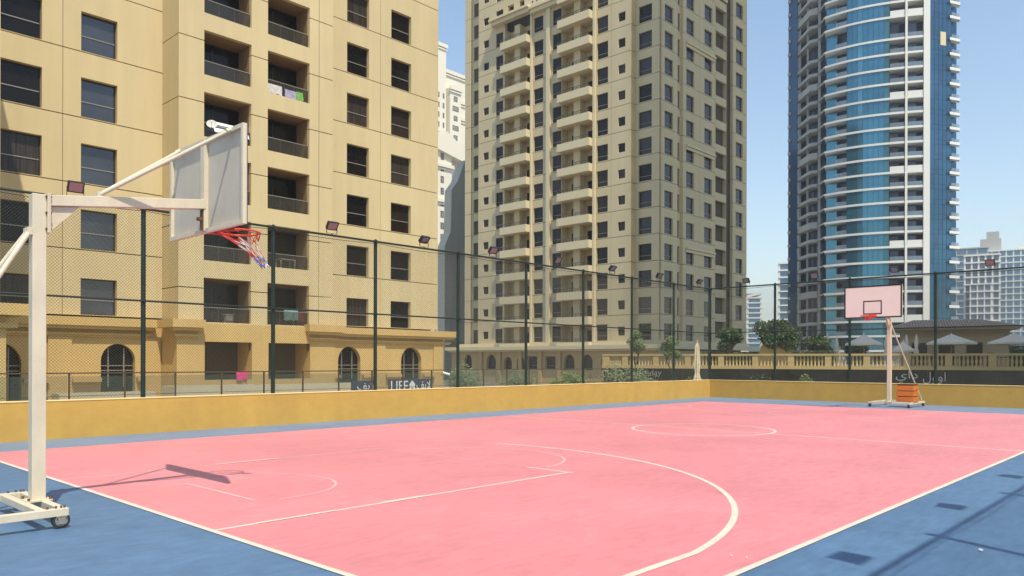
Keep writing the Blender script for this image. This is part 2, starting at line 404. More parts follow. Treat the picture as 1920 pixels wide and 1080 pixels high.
def floodlight(loc, rz, label, tilt):
    if first[0]: o = fl0; first[0] = False
    else: o = copy_tree(fl0)
    o.location = loc; o.rotation_euler = (0, 0, rz); W[o.name] = Vector(loc)
    for ch in o.children:
        if ch.name.startswith('housing'): ch.rotation_euler = (math.radians(tilt), 0, math.radians(random.uniform(-8, 8)))
    tag(o, label, 'floodlight', 'black floodlights along the fence tops')
LAB_L = ['floodlight on the long fence directly behind the near hoop arm', 'floodlight on the long fence just right of the near hoop net',
         'floodlight on the long fence at the right edge of the tan block', 'floodlight on the long fence before the left end of the beige tower',
         'floodlight on the long fence between the two balcony stacks', 'floodlight on the long fence before the small square windows',
         'floodlight on the long fence before the corner of the beige tower', 'floodlight on the long fence next to the court corner post']
for k, u in enumerate((6.01, 12.82, 16.32, 19.5, 23.07, 26.69, 30.33, 33.94)):
    floodlight((u, 19.15, 5.68), 0, LAB_L[k], (30, 40, 48, 42, 34, 45, 38, 42)[k])
LAB_F = ['floodlight on the far fence right of the beige tower against sky', 'floodlight on the far fence before the grey balconies of the glass tower',
         'floodlight on the far fence above the far backboard', 'floodlight on the far fence before the pale apartment tower at the right']
for k, v in enumerate((17.26, 13.95, 10.54, 7.03)):
    floodlight((34.97, v, 5.68), -math.pi/2, LAB_F[k], (36, 30, 34, 28)[k])
for k, u in enumerate((5.95, 9.35, 12.8, 16.2, 19.7, 23.1)):
    floodlight((u, -.50, 5.73), math.pi, 'floodlight on the near side fence, number %s from the camera end' % ('one','two','three','four','five','six')[k], 55)

# ------------------------------------------------------------------ basketball hoops
def make_hoop():
    t = thing('basketball_hoop', 'cream portable basketball hoop close by on the left, seen from behind', 'basketball hoop', (0,0,0), 0, 'portable basketball hoops')
    C = M['cream_steel']
    mb = MB(); mb.box(-.07,.07,-.07,.07,.21,3.60); mb.build('pole', C, t, local=True, bevel=.008)
    b = MB(); b.box(-.13,.12,-.13,.13,.205,.222)
    base = None
    for y in (-.72, .72):
        mb = MB(); mb.box(-1.95,.09,y-.04,y+.04,.13,.21); o = mb.build('base_rail', C, t, local=True, bevel=.005); base = base or o
    for x in (-.15, .05, -1.9):
        mb = MB(); mb.box(x-.04,x+.04,-.679,.679,.128,.208); mb.build('cross_beam', C, t, local=True, bevel=.005)
    b.build('foot_plate', C, t, local=True)
    mb = MB()
    for x in (-.11,.10):
        for y in (-.11,.11): mb.tube((x,y,.2),(x,y,.25),.014,6)
    for y in (-.72,.72):
        for x in (-.02,.03,.06,-.1): mb.tube((x,y+.01,.2),(x,y+.01,.235),.011,6)
    tag(mb.build('bolts', M['rust'], t, local=True), kind='stuff')
    for x in (.02, -1.85):
        for y in (-.72, .72):
            c = MB(); c.box(x-.035,x+.035,y-.05,y-.042,.05,.13); c.box(x-.035,x+.035,y+.042,y+.05,.05,.13); c.box(x-.05,x+.05,y-.05,y+.05,.12,.131)
            ca = c.build('caster', M['wheel'], t, local=True)
            w = MB(); w.tube((x,y-.03,.085),(x,y+.03,.085),.085,20); wo_ = w.build('wheel', M['rubber'], ca, local=True)
            w = MB(); w.tube((x,y-.034,.085),(x,y+.034,.085),.060,16); w.build('hub', M['wheel'], ca, local=True)
    for y in (-1, 1):
        mb = MB(); mb.tube((-.09,y*.05,3.18),(-1.85,y*.66,.24),.026,10); mb.box(-.12,-.07,y*.05-.03,y*.05+.03,3.14,3.22)
        mb.build('brace', C, t, local=True)
    # arm with flange and gusset, rising slightly towards the board
    mb = MB(); mb.box(.07,.085,-.1,.1,3.18,3.62); mb.box(.087,.102,-.1,.1,3.18,3.62)
    mb.build('flange', C, t, local=True)
    mb = MB()
    for z in (3.22,3.4,3.58):
        for y in (-.08,.08): mb.tube((.055,y,z),(.115,y,z),.013,6)
    tag(mb.build('bolts', M['rust'], t, local=True), kind='stuff')
    mb = MB(); mb.bar((.10,0,3.545),(1.885,0,3.770),.12,.12); arm = mb.build('arm', C, t, local=True, bevel=.006)
    mb = MB(); mb.prism([(.103,3.19),(.103,3.48),(.42,3.52)], 'y', -.02, .02); mb.build('gusset', C, arm, local=True)
    # backboard
    x0 = 1.90; hw, zb, zt = 1.025, 3.41, 4.62
    bd = MB(); bd.box(x0+.03,x0+.045,-hw,hw,zb,zt); board = bd.build('backboard', M['board_back'], t, local=True)
    f = MB()
    for (a,c,d,e) in ((-hw,-hw+.05,zb,zt),(hw-.05,hw,zb,zt),(-hw+.05,hw-.05,zb,zb+.05),(-hw+.05,hw-.05,zt-.05,zt)): f.box(x0-.012,x0+.03,a,c,d,e)
    f.build('back_frame', C, board, local=True)
    f = MB(); f.box(x0-.03,x0+.029,-.05,.05,zb+.02,zt-.02); f.build('centre_beam', C, board, local=True)
    f = MB(); f.box(x0+.045,x0+.049,-hw+.05,hw-.05,zb+.05,zt-.05); f.build('front_face', M['board_front'], board, local=True)
    f = MB()
    for (a,c,d,e) in ((-hw,-hw+.05,zb,zt),(hw-.05,hw,zb,zt),(-hw+.05,hw-.05,zb,zb+.05),(-hw+.05,hw-.05,zt-.05,zt)): f.box(x0+.046,x0+.053,a,c,d,e)
    f.build('black_border', M['black'], board, local=True)
    f = MB()
    for (a,c,d,e) in ((-.33,-.29,3.55,4.06),(.29,.33,3.55,4.06),(-.29,.29,3.55,3.59),(-.29,.29,4.02,4.06)): f.box(x0+.0495,x0+.053,a,c,d,e)
    f.build('target_square', M['black'], board, local=True)
    f = MB(); f.bar((x0-.035,0,3.70),(x0-.035,0,3.44),.07,.012,(1,0,0)); f.box(x0-.09,x0-.0425,-.035,.035,3.56,3.60); f.build('hinge_bracket', M['rust'], board, local=True)
    for y in (-1, 1):
        mb = MB(); mb.tube((.64,y*.03,3.70),(x0-.03,y*.72,4.575),.024,10); mb.tube((x0-.06,y*.72,4.56),(x0,y*.72,4.60),.03,8); mb.box(.60,.68,y*.03-.02,y*.03+.02,3.67,3.73)
        mb.build('stay_tube', C, t, local=True)
    # rim with its bracket
    rc = (x0+.05+.15+.27, 0, 3.475); R_ = .27
    mb = MB(); pts = [(rc[0]+R_*math.cos(a), R_*math.sin(a), rc[2]) for a in [2*math.pi*i/36 for i in range(36)]]
    for i in range(36): mb.tube(pts[i], pts[(i+1)%36], .013, 7)
    for y in (-.10,.10): mb.tube((x0+.05,y,3.455),(rc[0]-R_*.93,y*1.0,3.475),.013,7)
    mb.box(x0+.053,x0+.065,-.13,.13,3.41,3.56)
    for y in (-.16,.16): mb.tube((x0+.06,y*.6,3.425),(rc[0]-.1,y*1.55,3.465),.011,7)
    for i in range(12):
        a = 2*math.pi*i/12; p = (rc[0]+R_*math.cos(a), R_*math.sin(a)); mb.tube((p[0],p[1],3.465),(p[0],p[1],3.435),.006,5)
    rim = mb.build('rim', M['rim_red'], t, local=True)
    return t, rim, rc, R_
hoop, rim, rc, R_ = make_hoop()
def net(parent, rc, R_, levels, seed):
    """torn net: diamond cords that drift and gather to one side; levels = (drop, radius, shift, mat)"""
    rnd = random.Random(seed); n = 12; rings = []
    for li, (dz, r, sx, sy) in enumerate(levels):
        ring = []
        for i in range(n):
            a = 2*math.pi*(i+.5*(li % 2))/n
            ring.append(Vector((rc[0]+sx+r*math.cos(a)+rnd.uniform(-.02,.02), sy+r*math.sin(a)+rnd.uniform(-.02,.02), rc[2]-dz+rnd.uniform(-.02,.02))))
        rings.append(ring)
    mb = MB()
    for li in range(len(rings)-1):
        for i in range(n):
            if rnd.random() < (.30 if li < 2 else .12): continue
            mb.k = 0 if li < 1 else rnd.choice([0, 0, 1]) if li < 3 else rnd.choice([0, 1, 1, 2]) if li < 5 else rnd.choice([1, 2, 2])
            for d in ((0, -1) if li % 2 == 0 else (0, 1)): mb.tube(rings[li][i], rings[li+1][(i+d) % n], .0055, 4, cap=False)
    return mb.build('net', [M['net_red'], M['net_white'], M['net_blue']], parent, local=True)
far = copy_tree(hoop)
net(rim, rc, R_, [(.03,.262,0,0),(.09,.19,.05,-.02),(.17,.115,.11,-.05),(.25,.085,.18,-.07),(.33,.075,.24,-.09),(.40,.065,.29,-.11),(.45,.04,.32,-.12)], 3)
hoop.location = (2.66, 9.71, 0); W[hoop.name] = Vector(hoop.location)
far.location = (32.14, 9.86, 0); far.rotation_euler = (0, 0, math.pi); W[far.name] = Vector(far.location)
far['label'] = 'cream portable basketball hoop at the far end with its black bordered backboard'
for ch in far.children:
    if ch.name.startswith('rim'):
        rnd = random.Random(5); mb = MB()
        for i in range(30):
            a = rnd.uniform(0, 6.28); b = a+rnd.uniform(-1.2, 1.2); r1 = rnd.uniform(.03,.10)
            mb.tube((rc[0]+R_*.98*math.cos(a)*.5+.05, R_*.5*math.sin(a), rc[2]-.01), (rc[0]+.05+r1*math.cos(b), r1*math.sin(b), rc[2]-rnd.uniform(.10,.19)), .008, 4, cap=False)
        mb.build('net', M['net_red'], ch, local=True)

# orange wooden vaulting box used as ballast on the far hoop base
t = thing('vaulting_box', 'orange wooden vaulting box in three layers on the far hoop base', 'vaulting box', (32.83, 9.4, .21))
for i in range(3):
    s = .006*i; z0 = .215+.222*i
    mb = MB(); mb.box(32.50+s, 33.15-s, 9.08+s, 9.72-s, z0, z0+.19); lay = mb.build('box_layer', M['orange'], t, bevel=.008)
    mb = MB(); mb.box(32.54, 33.11, 9.12, 9.68, z0+.19, z0+.222); mb.build('joint_strip', M['orange_dark'], lay)
mb = MB(); mb.box(32.51, 33.14, 9.09, 9.71, .883, .915); mb.build('padded_top', M['orange_dark'], t, bevel=.015)

# scraps of litter on the floor
for (x, y, s, lab) in ((8.22, 1.72, .022, 'white paper scrap on the blue floor between the fence shadows'), (6.42, 3.30, .010, 'white paper scrap on pink floor just inside the three point line'), (6.45, 3.17, .009, 'tiny white paper scrap on pink floor nearest the side line')):
    mb = MB(); mb.add([(x-s,y-s*.6,.016),(x+s*.3,y-s,.022),(x+s,y+s*.4,.014),(x,y+s,.03),(x-s*.8,y+s*.5,.02),(x,y,.035)], [(0,1,5),(1,2,5),(2,3,5),(3,4,5),(4,0,5)])
    tag(mb.build('paper_scrap', M['paper'], at=(x, y, .013)), lab, 'litter', 'paper scraps on the court')

# ------------------------------------------------------------------ tan apartment block (left)
def arch_wall(mb, pl, a0, a1, z0, z1, arches, t, n0=0.0):
    """wall strip with round-headed openings (c0, c1, spring, top)"""
    arches = sorted(arches); xs = [a0]
    def q(*pts): mb.add([pl.P(a, n0+n, z) for a, n, z in pts], [tuple(range(len(pts)))])
    cur = a0
    for (c0, c1, zs, zt) in arches:
        q((cur,0,z0),(c0,0,z0),(c0,0,z1),(cur,0,z1))
        N = 16; cx = (c0+c1)/2; r = (c1-c0)/2; pts = [(cx-r*math.cos(math.pi*i/N), zs+(zt-zs)*math.sin(math.pi*i/N)) for i in range(N+1)]
        for (x, z), (x2, z2) in zip(pts, pts[1:]):
            q((x,0,z),(x2,0,z2),(x2,0,z1),(x,0,z1)); q((x,0,z),(x2,0,z2),(x2,t,z2),(x,t,z))
        q((c0,0,z0),(c0,t,z0),(c0,t,zs),(c0,0,zs)); q((c1,0,z0),(c1,t,z0),(c1,t,zs),(c1,0,zs))
        cur = c1
    q((cur,0,z0),(a1,0,z0),(a1,0,z1),(cur,0,z1)); q((a0,0,z1),(a1,0,z1),(a1,t,z1),(a0,t,z1)); q((a1,0,z0),(a1,t,z0),(a1,t,z1),(a1,0,z1)); q((a0,0,z0),(a0,t,z0),(a0,t,z1),(a0,0,z1))
def arch_window(pl, c0, c1, z0, zs, zt, n, parent, gm, mullions=True):
    mb = MB(); N = 16; cx = (c0+c1)/2; r = (c1-c0)/2
    pts = [(c0, z0), (c1, z0)] + [(cx+r*math.cos(math.pi*i/N), zs+(zt-zs)*math.sin(math.pi*i/N)) for i in range(N+1)]
    mb.add([pl.P(a, n+.05, z) for a, z in pts], [tuple(range(len(pts)))])
    o = mb.build('arched_window', gm, parent, at=pl.P(c0, n, z0))
    if mullions:
        mb = MB()
        for f in (.26, .72): pl.box(mb, c0+(c1-c0)*f-.03, c0+(c1-c0)*f+.03, n-.02, n+.045, z0, zs+(zt-zs)*.72)
        for z in (zs-.55, zs-.28): pl.box(mb, c0, c1, n-.021, n+.044, z-.025, z+.025)
        mb.build('window_bars', M['bar'], o)
    return o
FA = 3.62; B0 = 4.25; NA = 9
PA = Plane('V', 46.2); PB = Plane('V', 44.0); PR = Plane('U', 19.14)
tan = thing('apartment_block', 'tan apartment block with recessed balconies filling the left of the view', 'apartment block', (24, 50, -1))
mb = MB(); mb.box(5, 19.0, 46.75, 64, -1.6, B0+FA*NA); mb.box(19.36, 29.25, 45.66, 64, -1.6, B0+FA*NA); mb.box(29.26, 40.45, 46.75, 64, -1.6, B0+FA*NA)
mb.build('core', M['a_joint'], tan)
G = .055                                                     # open joint between precast panels
def gl(r): return M[random.choice(['glass_dark', 'glass_dark', 'glass_brown', 'glass_dark', 'glass_curtain'] if r else ['glass_grey', 'glass_grey', 'glass_dark'])]
for k in range(NA):
    z = B0+FA*k; z1 = z+FA-G; wh = 2.0 if k == 0 else 2.16
    for (a0, a1, wins) in ((5.5, 8.3, []), (8.3, 13.82, [(10.93, 12.84)]), (13.85, 19.14, [(14.74, 16.62)]), (29.26, 35.03, [(32.10, 34.01)]), (35.06, 40.71, [(36.04, 37.96)])):
        hs = [(w0, w1, z+.03, z+.03+wh) for w0, w1 in wins]
        panel('wall_panel', PA, a0, a1, z, z1, hs, .38, M['a_wall'], tan)
        for (w0, w1, h0, h1) in hs: window(PA, w0, w1, h0, h1, .28, tan, M['glass_grey'] if w0 == 14.74 else gl(1), .42)
    # projecting bay: piers are jointed, spandrels run plain between the balcony openings
    zo = z-.22; zb = zo+2.6                                  # opening
    jz = z+1.72
    for (a0, a1) in ((19.14, 20.63), (23.60, 24.70), (27.67, 28.36), (28.40, 29.47)):
        panel('wall_panel', PB, a0, a1, jz-FA+G, jz, [], .3, M['a_wall'], tan)
    for (a0, a1) in ((20.632, 23.598), (24.702, 27.668)):
        panel('wall_panel', PB, a0, a1, zb-FA if k else zb-FA+.02, zo, [], .3, M['a_wall'], tan)
    panel('wall_panel', PR, 44.3, 46.195, jz-FA+G, jz, [], .2, M['a_wall'], tan)
    for i, (a0, a1) in enumerate(((20.63, 23.60), (24.70, 27.67))):
        kk = ('recess', i)
        loc = PB.P(a0, .3, zo)
        w = a1-a0; h = 2.6
        if kk not in CACHE:
            mb = MB()
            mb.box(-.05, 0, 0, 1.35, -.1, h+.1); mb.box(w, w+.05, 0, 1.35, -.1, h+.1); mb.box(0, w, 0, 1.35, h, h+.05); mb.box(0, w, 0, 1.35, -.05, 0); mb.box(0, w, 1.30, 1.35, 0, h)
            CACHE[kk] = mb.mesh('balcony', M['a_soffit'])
            mb = MB(); mb.box(.02, w*.985, 1.24, 1.295, .02, 2.42); CACHE[('bdoor', i)] = mb.mesh('balcony_door', M['glass_dark'])
            mb = MB(); mb.box(w*.40, w*.40+.05, 1.215, 1.235, .02, 2.2); mb.box(.02, w*.985, 1.215, 1.235, 2.42, 2.5); CACHE[('bdf', i)] = mb.mesh('door_frame', M['frame'])
            mb = MB(); mb.box(0, w, -.12, -.105, .04, .86)
            CACHE[('brail', i)] = mb.mesh('railing', M['rail_glass'])
            mb = MB(); mb.box(0, w, -.135, -.09, .86, .90)
            for q in (.33, .66): mb.box(w*q-.015, w*q+.015, -.104, -.08, .02, .86)
            CACHE[('btop', i)] = mb.mesh('handrail', M['bar'])
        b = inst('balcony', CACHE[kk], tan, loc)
        d = inst('balcony_door', CACHE[('bdoor', i)], b, loc); inst('door_frame', CACHE[('bdf', i)], b, loc)
        r = inst('railing', CACHE[('brail', i)], b, loc); inst('handrail', CACHE[('btop', i)], b, loc)
# podium: ochre render with arches and a heavy cornice
PP = Plane('V', 45.95); PPB = Plane('V', 43.85)
mb = MB(); arch_wall(mb, PP, 5.5, 19.0, -1.6, 3.66, [(10.0, 11.85, 1.55, 2.65), (15.70, 17.53, 1.75, 2.70)], .4); mb.build('podium_wall', M['a_podium'], tan)
mb = MB(); arch_wall(mb, PP, 29.6, 41.05, -1.6, 3.66, [(31.23, 33.13, 1.75, 2.80), (36.84, 38.83, 1.75, 2.82)], .4); mb.build('podium_wall', M['a_podium'], tan)
for (c0, c1) in ((10.0, 11.85), (15.70, 17.53), (31.23, 33.13), (36.84, 38.83)): arch_window(PP, c0, c1, .25 if c0 < 30 else .5, 1.75, 2.72, .3, tan, M['glass_dark'])
mb = MB(); mb.box(41.05, 41.06, 45.95, 60, -1.6, 3.66); mb.build('podium_side', M['a_podium'], tan)
mb = MB()
for (a0, a1) in ((19.0, 20.63), (23.60, 24.70), (27.67, 29.6)): mb.box(a0, a1, 43.85, 46.0, -1.6, 3.95)
for (a0, a1) in ((20.63, 23.60), (24.70, 27.67)): mb.box(a0, a1, 43.852, 44.25, 2.88, 3.94); mb.box(a0, a1, 43.852, 44.25, -1.6, .62)
mb.build('podium_pier', M['a_podium'], tan)
for (a0, a1) in ((20.63, 23.60), (24.70, 27.67)):
    mb = MB(); mb.box(a0, a1, 45.95, 45.99, .6, 2.9); mb.box(a0, a1, 44.26, 45.94, 2.9, 2.95); mb.box(a0, a1, 44.26, 45.94, .55, .6)
    b = mb.build('porch', mat('deep_ochre_render', (.42, .22, .06), .85, noise=(.5, .08)) if a0 < 21 else bpy.data.materials['deep_ochre_render'], tan)
    mb = MB(); mb.box(a0+.05, a0+1.55, 45.90, 45.945, .62, 2.62); mb.build('porch_door', M['glass_dark'], b)
def cornice(mb, a0, a1, front, back):                         # fascia, shadow step and lower moulding
    mb.box(a0, a1, front, back, 3.66, 4.12); mb.box(a0+.1, a1-.1, front+.16, back, 3.48, 3.66); mb.box(a0+.25, a1-.25, front+.30, back, 3.16, 3.27); mb.box(a0+.32, a1-.32, front+.38, back, 3.06, 3.16)
for (a0, a1, f, b) in ((5.5, 18.55, 45.42, 46.19), (18.55, 20.45, 43.33, 43.98), (27.3, 30.1, 43.33, 43.98), (30.1, 42.0, 45.42, 46.19)):
    mb = MB(); cornice(mb, a0, a1, f, b); mb.build('cornice', M['a_podium'], tan)
mb = MB(); mb.box(18.55, 19.0, 43.98, 45.42, 3.66, 4.12); mb.box(29.6, 30.1, 43.98, 45.42, 3.66, 4.12); mb.box(41.06, 42.0, 46.19, 58, 3.66, 4.12); mb.build('cornice', M['a_podium'], tan)
for (a0, a1) in ((13.05, 14.2), (17.9, 18.9), (29.6, 30.5), (34.3, 35.3), (40.0, 41.0)):    # flat pilasters with brackets
    mb = MB(); mb.box(a0, a1, 45.83, 45.948, -1.6, 3.05); mb.build('pilaster', M['a_podium'], tan)
for (a0, a1) in ((5.6, 9.9), (11.9, 13.04), (14.21, 15.65), (17.58, 17.89), (30.51, 31.2), (33.2, 34.29), (35.31, 36.8), (38.9, 39.99)):
    mb = MB(); mb.box(a0, a1, 45.62, 45.948, .58, .80); mb.build('ledge', M['a_podium'], tan)

# neighbouring wing just outside the left edge: its corner throws the shadow on the first window column
wing = thing('apartment_wing', 'projecting wing of the tan block at the left edge of the view', 'apartment wing', (4, 40, -1))
mb = MB(); mb.box(-8, 8.84, 37.3, 46.15, -1.6, 25.5); mb.build('wall', M['a_wall'], wing)
mb = MB(); mb.box(-8, 9.02, 37.1, 37.28, -1.6, 3.6); mb.box(8.86, 9.02, 37.28, 45.9, -1.6, 3.6); mb.build('podium_wall', M['a_podium'], wing)
mb = MB(); mb.box(-8, 9.75, 36.6, 44.9, 3.62, 4.1); mb.box(-8, 9.4, 36.9, 44.9, 3.1, 3.3); mb.build('cornice', M['a_podium'], wing)
for k in range(6):
    for a in (-5, -1.2, 2.6, 6.2): window(Plane('V', 37.3), a, a+1.9, B0+FA*k, B0+FA*k+2.1, -.09, wing, M['glass_dark'], .42)

# things on the balconies
def cloth(name, a0, a1, z0, z1, v, m, lab, cat='laundry', seed=1, thick=.03):
    rnd = random.Random(seed); n = 7; mb = MB(); vs = []
    for j in range(5):
        for i in range(n):
            a = a0+(a1-a0)*i/(n-1); z = z1+(z0-z1)*j/4
            vs.append((a+rnd.uniform(-.03,.03), v-.03-.05*abs(math.sin(i*1.7+seed))*(j/4)+rnd.uniform(-.02,.01), z+(rnd.uniform(-.07,.05) if j == 4 else 0)))
    fs = [(j*n+i, j*n+i+1, (j+1)*n+i+1, (j+1)*n+i) for j in range(4) for i in range(n-1)]
    mb.add(vs, fs); mb.add([(x, y+thick, z) for x, y, z in vs], fs)
    return tag(mb.build(name, M[m], at=((a0+a1)/2, v, z0)), lab, cat)
zD = B0-.22+FA*4
cloth('laundry', 24.75, 25.75, zD+.05, zD+.62, 44.16, 'greyc', 'grey cloth drying over an upper right balcony rail', seed=2)
cloth('laundry', 25.95, 26.75, zD+.02, zD+.55, 44.16, 'lilac', 'lilac grey cloth drying beside a green cloth on a balcony', seed=3)
cloth('laundry', 26.80, 27.25, zD+.04, zD+.60, 44.16, 'greenc', 'bright green cloth drying on an upper balcony rail', seed=4)
zC = B0-.22+FA*3
mb = MB(); mb.prism([(44.02, zC+.42), (44.06, zC+.39), (44.52, zC+1.12), (44.46, zC+1.15)], 'x', 21.3, 23.5)
tag(mb.build('foam_sheet', M['whitec'], at=(22.3, 44.2, zC+.35), bevel=.02), 'white foam sheet laid over the balcony rail behind the backboard top', 'sheet')
t = thing('satellite_dish', 'pale satellite dish on the balcony rail beside the white sheet', 'satellite dish', (21.0, 43.9, zC+.85))
mb = MB()
for j in range(4):
    pass
c = Vector((21.0, 43.8, zC+.72)); ax = Vector((-.4, -.8, .45)).normalized(); a_ = ax.orthogonal().normalized(); b_ = ax.cross(a_); vs = []
for j in range(5):
    r = .30*j/4
    for i in range(16): th = 2*math.pi*i/16; vs.append(c+a_*r*math.cos(th)+b_*r*math.sin(th)+ax*(r*r*.6))
mb.add(vs, [(j*16+i, j*16+(i+1) % 16, (j+1)*16+(i+1) % 16, (j+1)*16+i) for j in range(4) for i in range(16)])
mb.build('dish', M['greyc'], t)
mb = MB(); mb.tube(c, c+ax*.35+Vector((0,0,-.1)), .012, 6); mb.tube(c, (21.0, 44.15, zC+.85), .025, 6); mb.tube(c+ax*.35+Vector((0,0,-.1)), c+ax*.42+Vector((0,0,-.1)), .04, 8); mb.build('feed_arm', M['bar'], t)
z1_ = B0-.22+FA
t = thing('plastic_table', 'white plastic table standing on a balcony above the net', 'table', (26.4, 44.9, z1_))
mb = MB(); mb.box(25.9, 27.0, 44.5, 45.2, z1_+.62, z1_+.66); mb.build('table_top', M['white'], t)
for x in (25.95, 26.95):
    for y in (44.55, 45.15): mb = MB(); mb.box(x-.025, x+.025, y-.025, y+.025, z1_, z1_+.62); mb.build('leg', M['white'], t)
cloth('laundry', 26.2, 27.2, B0-.22+.35, B0-.22+1.0, 44.6, 'tealc', 'teal and white cloth hanging in the lowest right balcony', seed=7)
cloth('laundry', 27.25, 27.62, B0-.22+.1, B0-.22+.9, 44.6, 'redc', 'dark red cloth hanging in the lowest right balcony', seed=8)
mb = MB(); mb.box(22.3, 22.75, 44.6, 44.9, B0-.22+.02, B0-.22+.5); mb.box(22.27, 22.78, 44.57, 44.93, B0-.22+.5, B0-.22+.56)
tag(mb.build('storage_bin', M['greyc'], at=(22.5, 44.7, B0-.2), bevel=.02), 'grey storage bin in the lowest left balcony', 'bin')
cloth('towel', 22.55, 23.25, .60, 1.08, 43.80, 'pinkc', 'bright pink towel hung over the ground floor porch wall', 'towel', 9)

# ------------------------------------------------------------------ terrace between the court and the tan block
mb = MB(); mb.box(-10, 44, 19.45, 46.2, -1.595, -.30); structure(mb.build('terrace_paving', M['paving']))
mb = MB(); mb.add([(2,31,-.294),(20,31,-.294),(20,38.5,-.294),(2,38.5,-.294)], [(0,1,2,3)]); structure(mb.build('terrace_deck', M['green_deck']))
t = thing('glass_balustrade', 'glass balustrade with brown handrail in front of the tan block', 'balustrade', (15, 30, -.3))
ups = [3.6+1.87*k for k in range(0, 17)]
mb = MB(); mb.box(3.0, 41.0, 29.96, 30.04, 1.285, 1.33); mb.build('handrail', M['steel'], t)
for u in ups: mb = MB(); mb.box(u-.03, u+.03, 29.97, 30.03, -.3, 1.284); mb.build('post', M['steel'], t)
for u, u2 in zip(ups, ups[1:]): mb = MB(); mb.box(u+.06, u2-.06, 29.995, 30.005, -.2, 1.2); mb.build('glass_pane', M['clear_glass'], t)
for (x0, x1, y0, y1, zt, lab) in ((17.2, 22.6, 40.0, 41.6, .42, 'low pale planter wall below the left porch'), (22.9, 31, 41.2, 42.2, .36, 'long low pale planter wall below the right porch'), (12.4, 17.0, 41.8, 43.0, .12, 'low pale kerb planter below the large arched window')):
    mb = MB()
    for (a, b, c, d) in ((x0,x1,y0,y0+.2),(x0,x1,y1-.2,y1),(x0,x0+.2,y0+.2,y1-.2),(x1-.2,x1,y0+.2,y1-.2)): mb.box(a, b, c, d, -.3, zt)
    tt = thing('planter', lab, 'planter', ((x0+x1)/2, (y0+y1)/2, -.3)); mb.build('planter_wall', M['planter'], tt)
    mb = MB(); mb.box(x0+.2, x1-.2, y0+.2, y1-.2, -.29, zt-.12); mb.build('soil', M['trunk'], tt)
t = thing('ground_floodlight', 'small black floodlight low behind the ochre wall at the left', 'floodlight', (6.6, 24, -.3))
mb = MB(); mb.tube((6.6,24,-.3),(6.6,24,.55),.03,8); mb.build('post', M['black'], t)
mb = MB(); mb.prism([(23.9,.48),(24.1,.60),(24.05,.78),(23.85,.66)], 'x', 6.4, 6.8); mb.build('lamp_head', M['black'], t)
t = thing('security_camera', 'small white security camera on a bracket at the right end of the tan block', 'security camera', (26.9, 30.0, 1.05))
mb = MB(); mb.tube((26.72, 29.9, 1.18), (27.0, 29.72, 1.08), .06, 10); mb.tube((27.0, 29.72, 1.08), (27.02, 29.70, 1.07), .045, 10); mb.build('camera_body', M['white'], t)
mb = MB(); mb.tube((26.66, 29.97, 1.05), (26.8, 29.86, 1.12), .02, 6); mb.build('bracket', M['steel'], t)
# pharmacy signs seen above the wall
def sign(u0, u1, v, z0, z1, lab):
    t = thing('shop_sign', lab, 'sign', ((u0+u1)/2, v, z0), 0, 'navy shop signs above the low wall')
    mb = MB(); mb.box(u0, u1, v, v+.12, z0, z1); mb.build('sign_board', M['navy_sign'], t); 
    mb = MB()
    for u in (u0+.2, u1-.2): mb.box(u-.04, u+.04, v+.03, v+.09, -.3, z0)
    tag(mb.build('sign_feet', M['steel'], t), kind='stuff'); return t
t = sign(29.55, 32.95, 38.0, -.22, .63, 'navy sign reading LIFE in white with Arabic script')
lettering('LIFE', M['sign_white'], t, (30.35, 37.985, .22), 1.35, .62, 0)
mb = MB(); mb.prism([(31.15,-.12),(31.15,.26),(31.10,.26),(31.36,.56),(31.62,.26),(31.57,.26),(31.57,-.12),(31.44,-.12),(31.44,.1),(31.28,.1),(31.28,-.12)], 'y', 37.975, 37.999); mb.build('house_emblem', M['sign_white'], t)
lettering('\uFED2\uFEF3\uFEFB', M['sign_white'], t, (32.28, 37.985, .20), 1.15, .66, 0)
t = sign(26.95, 28.75, 38.2, -.22, .58, 'smaller navy sign with white Arabic script half behind the post')
lettering('\uFED2\uFEF3\uFEFB', M['sign_white'], t, (27.95, 38.185, .22), 1.3, .55, 0)
mb = MB(); mb.box(26.9, 28.78, 38.14, 38.197, -.28, -.13); mb.build('white_base', M['sign_white'], t)

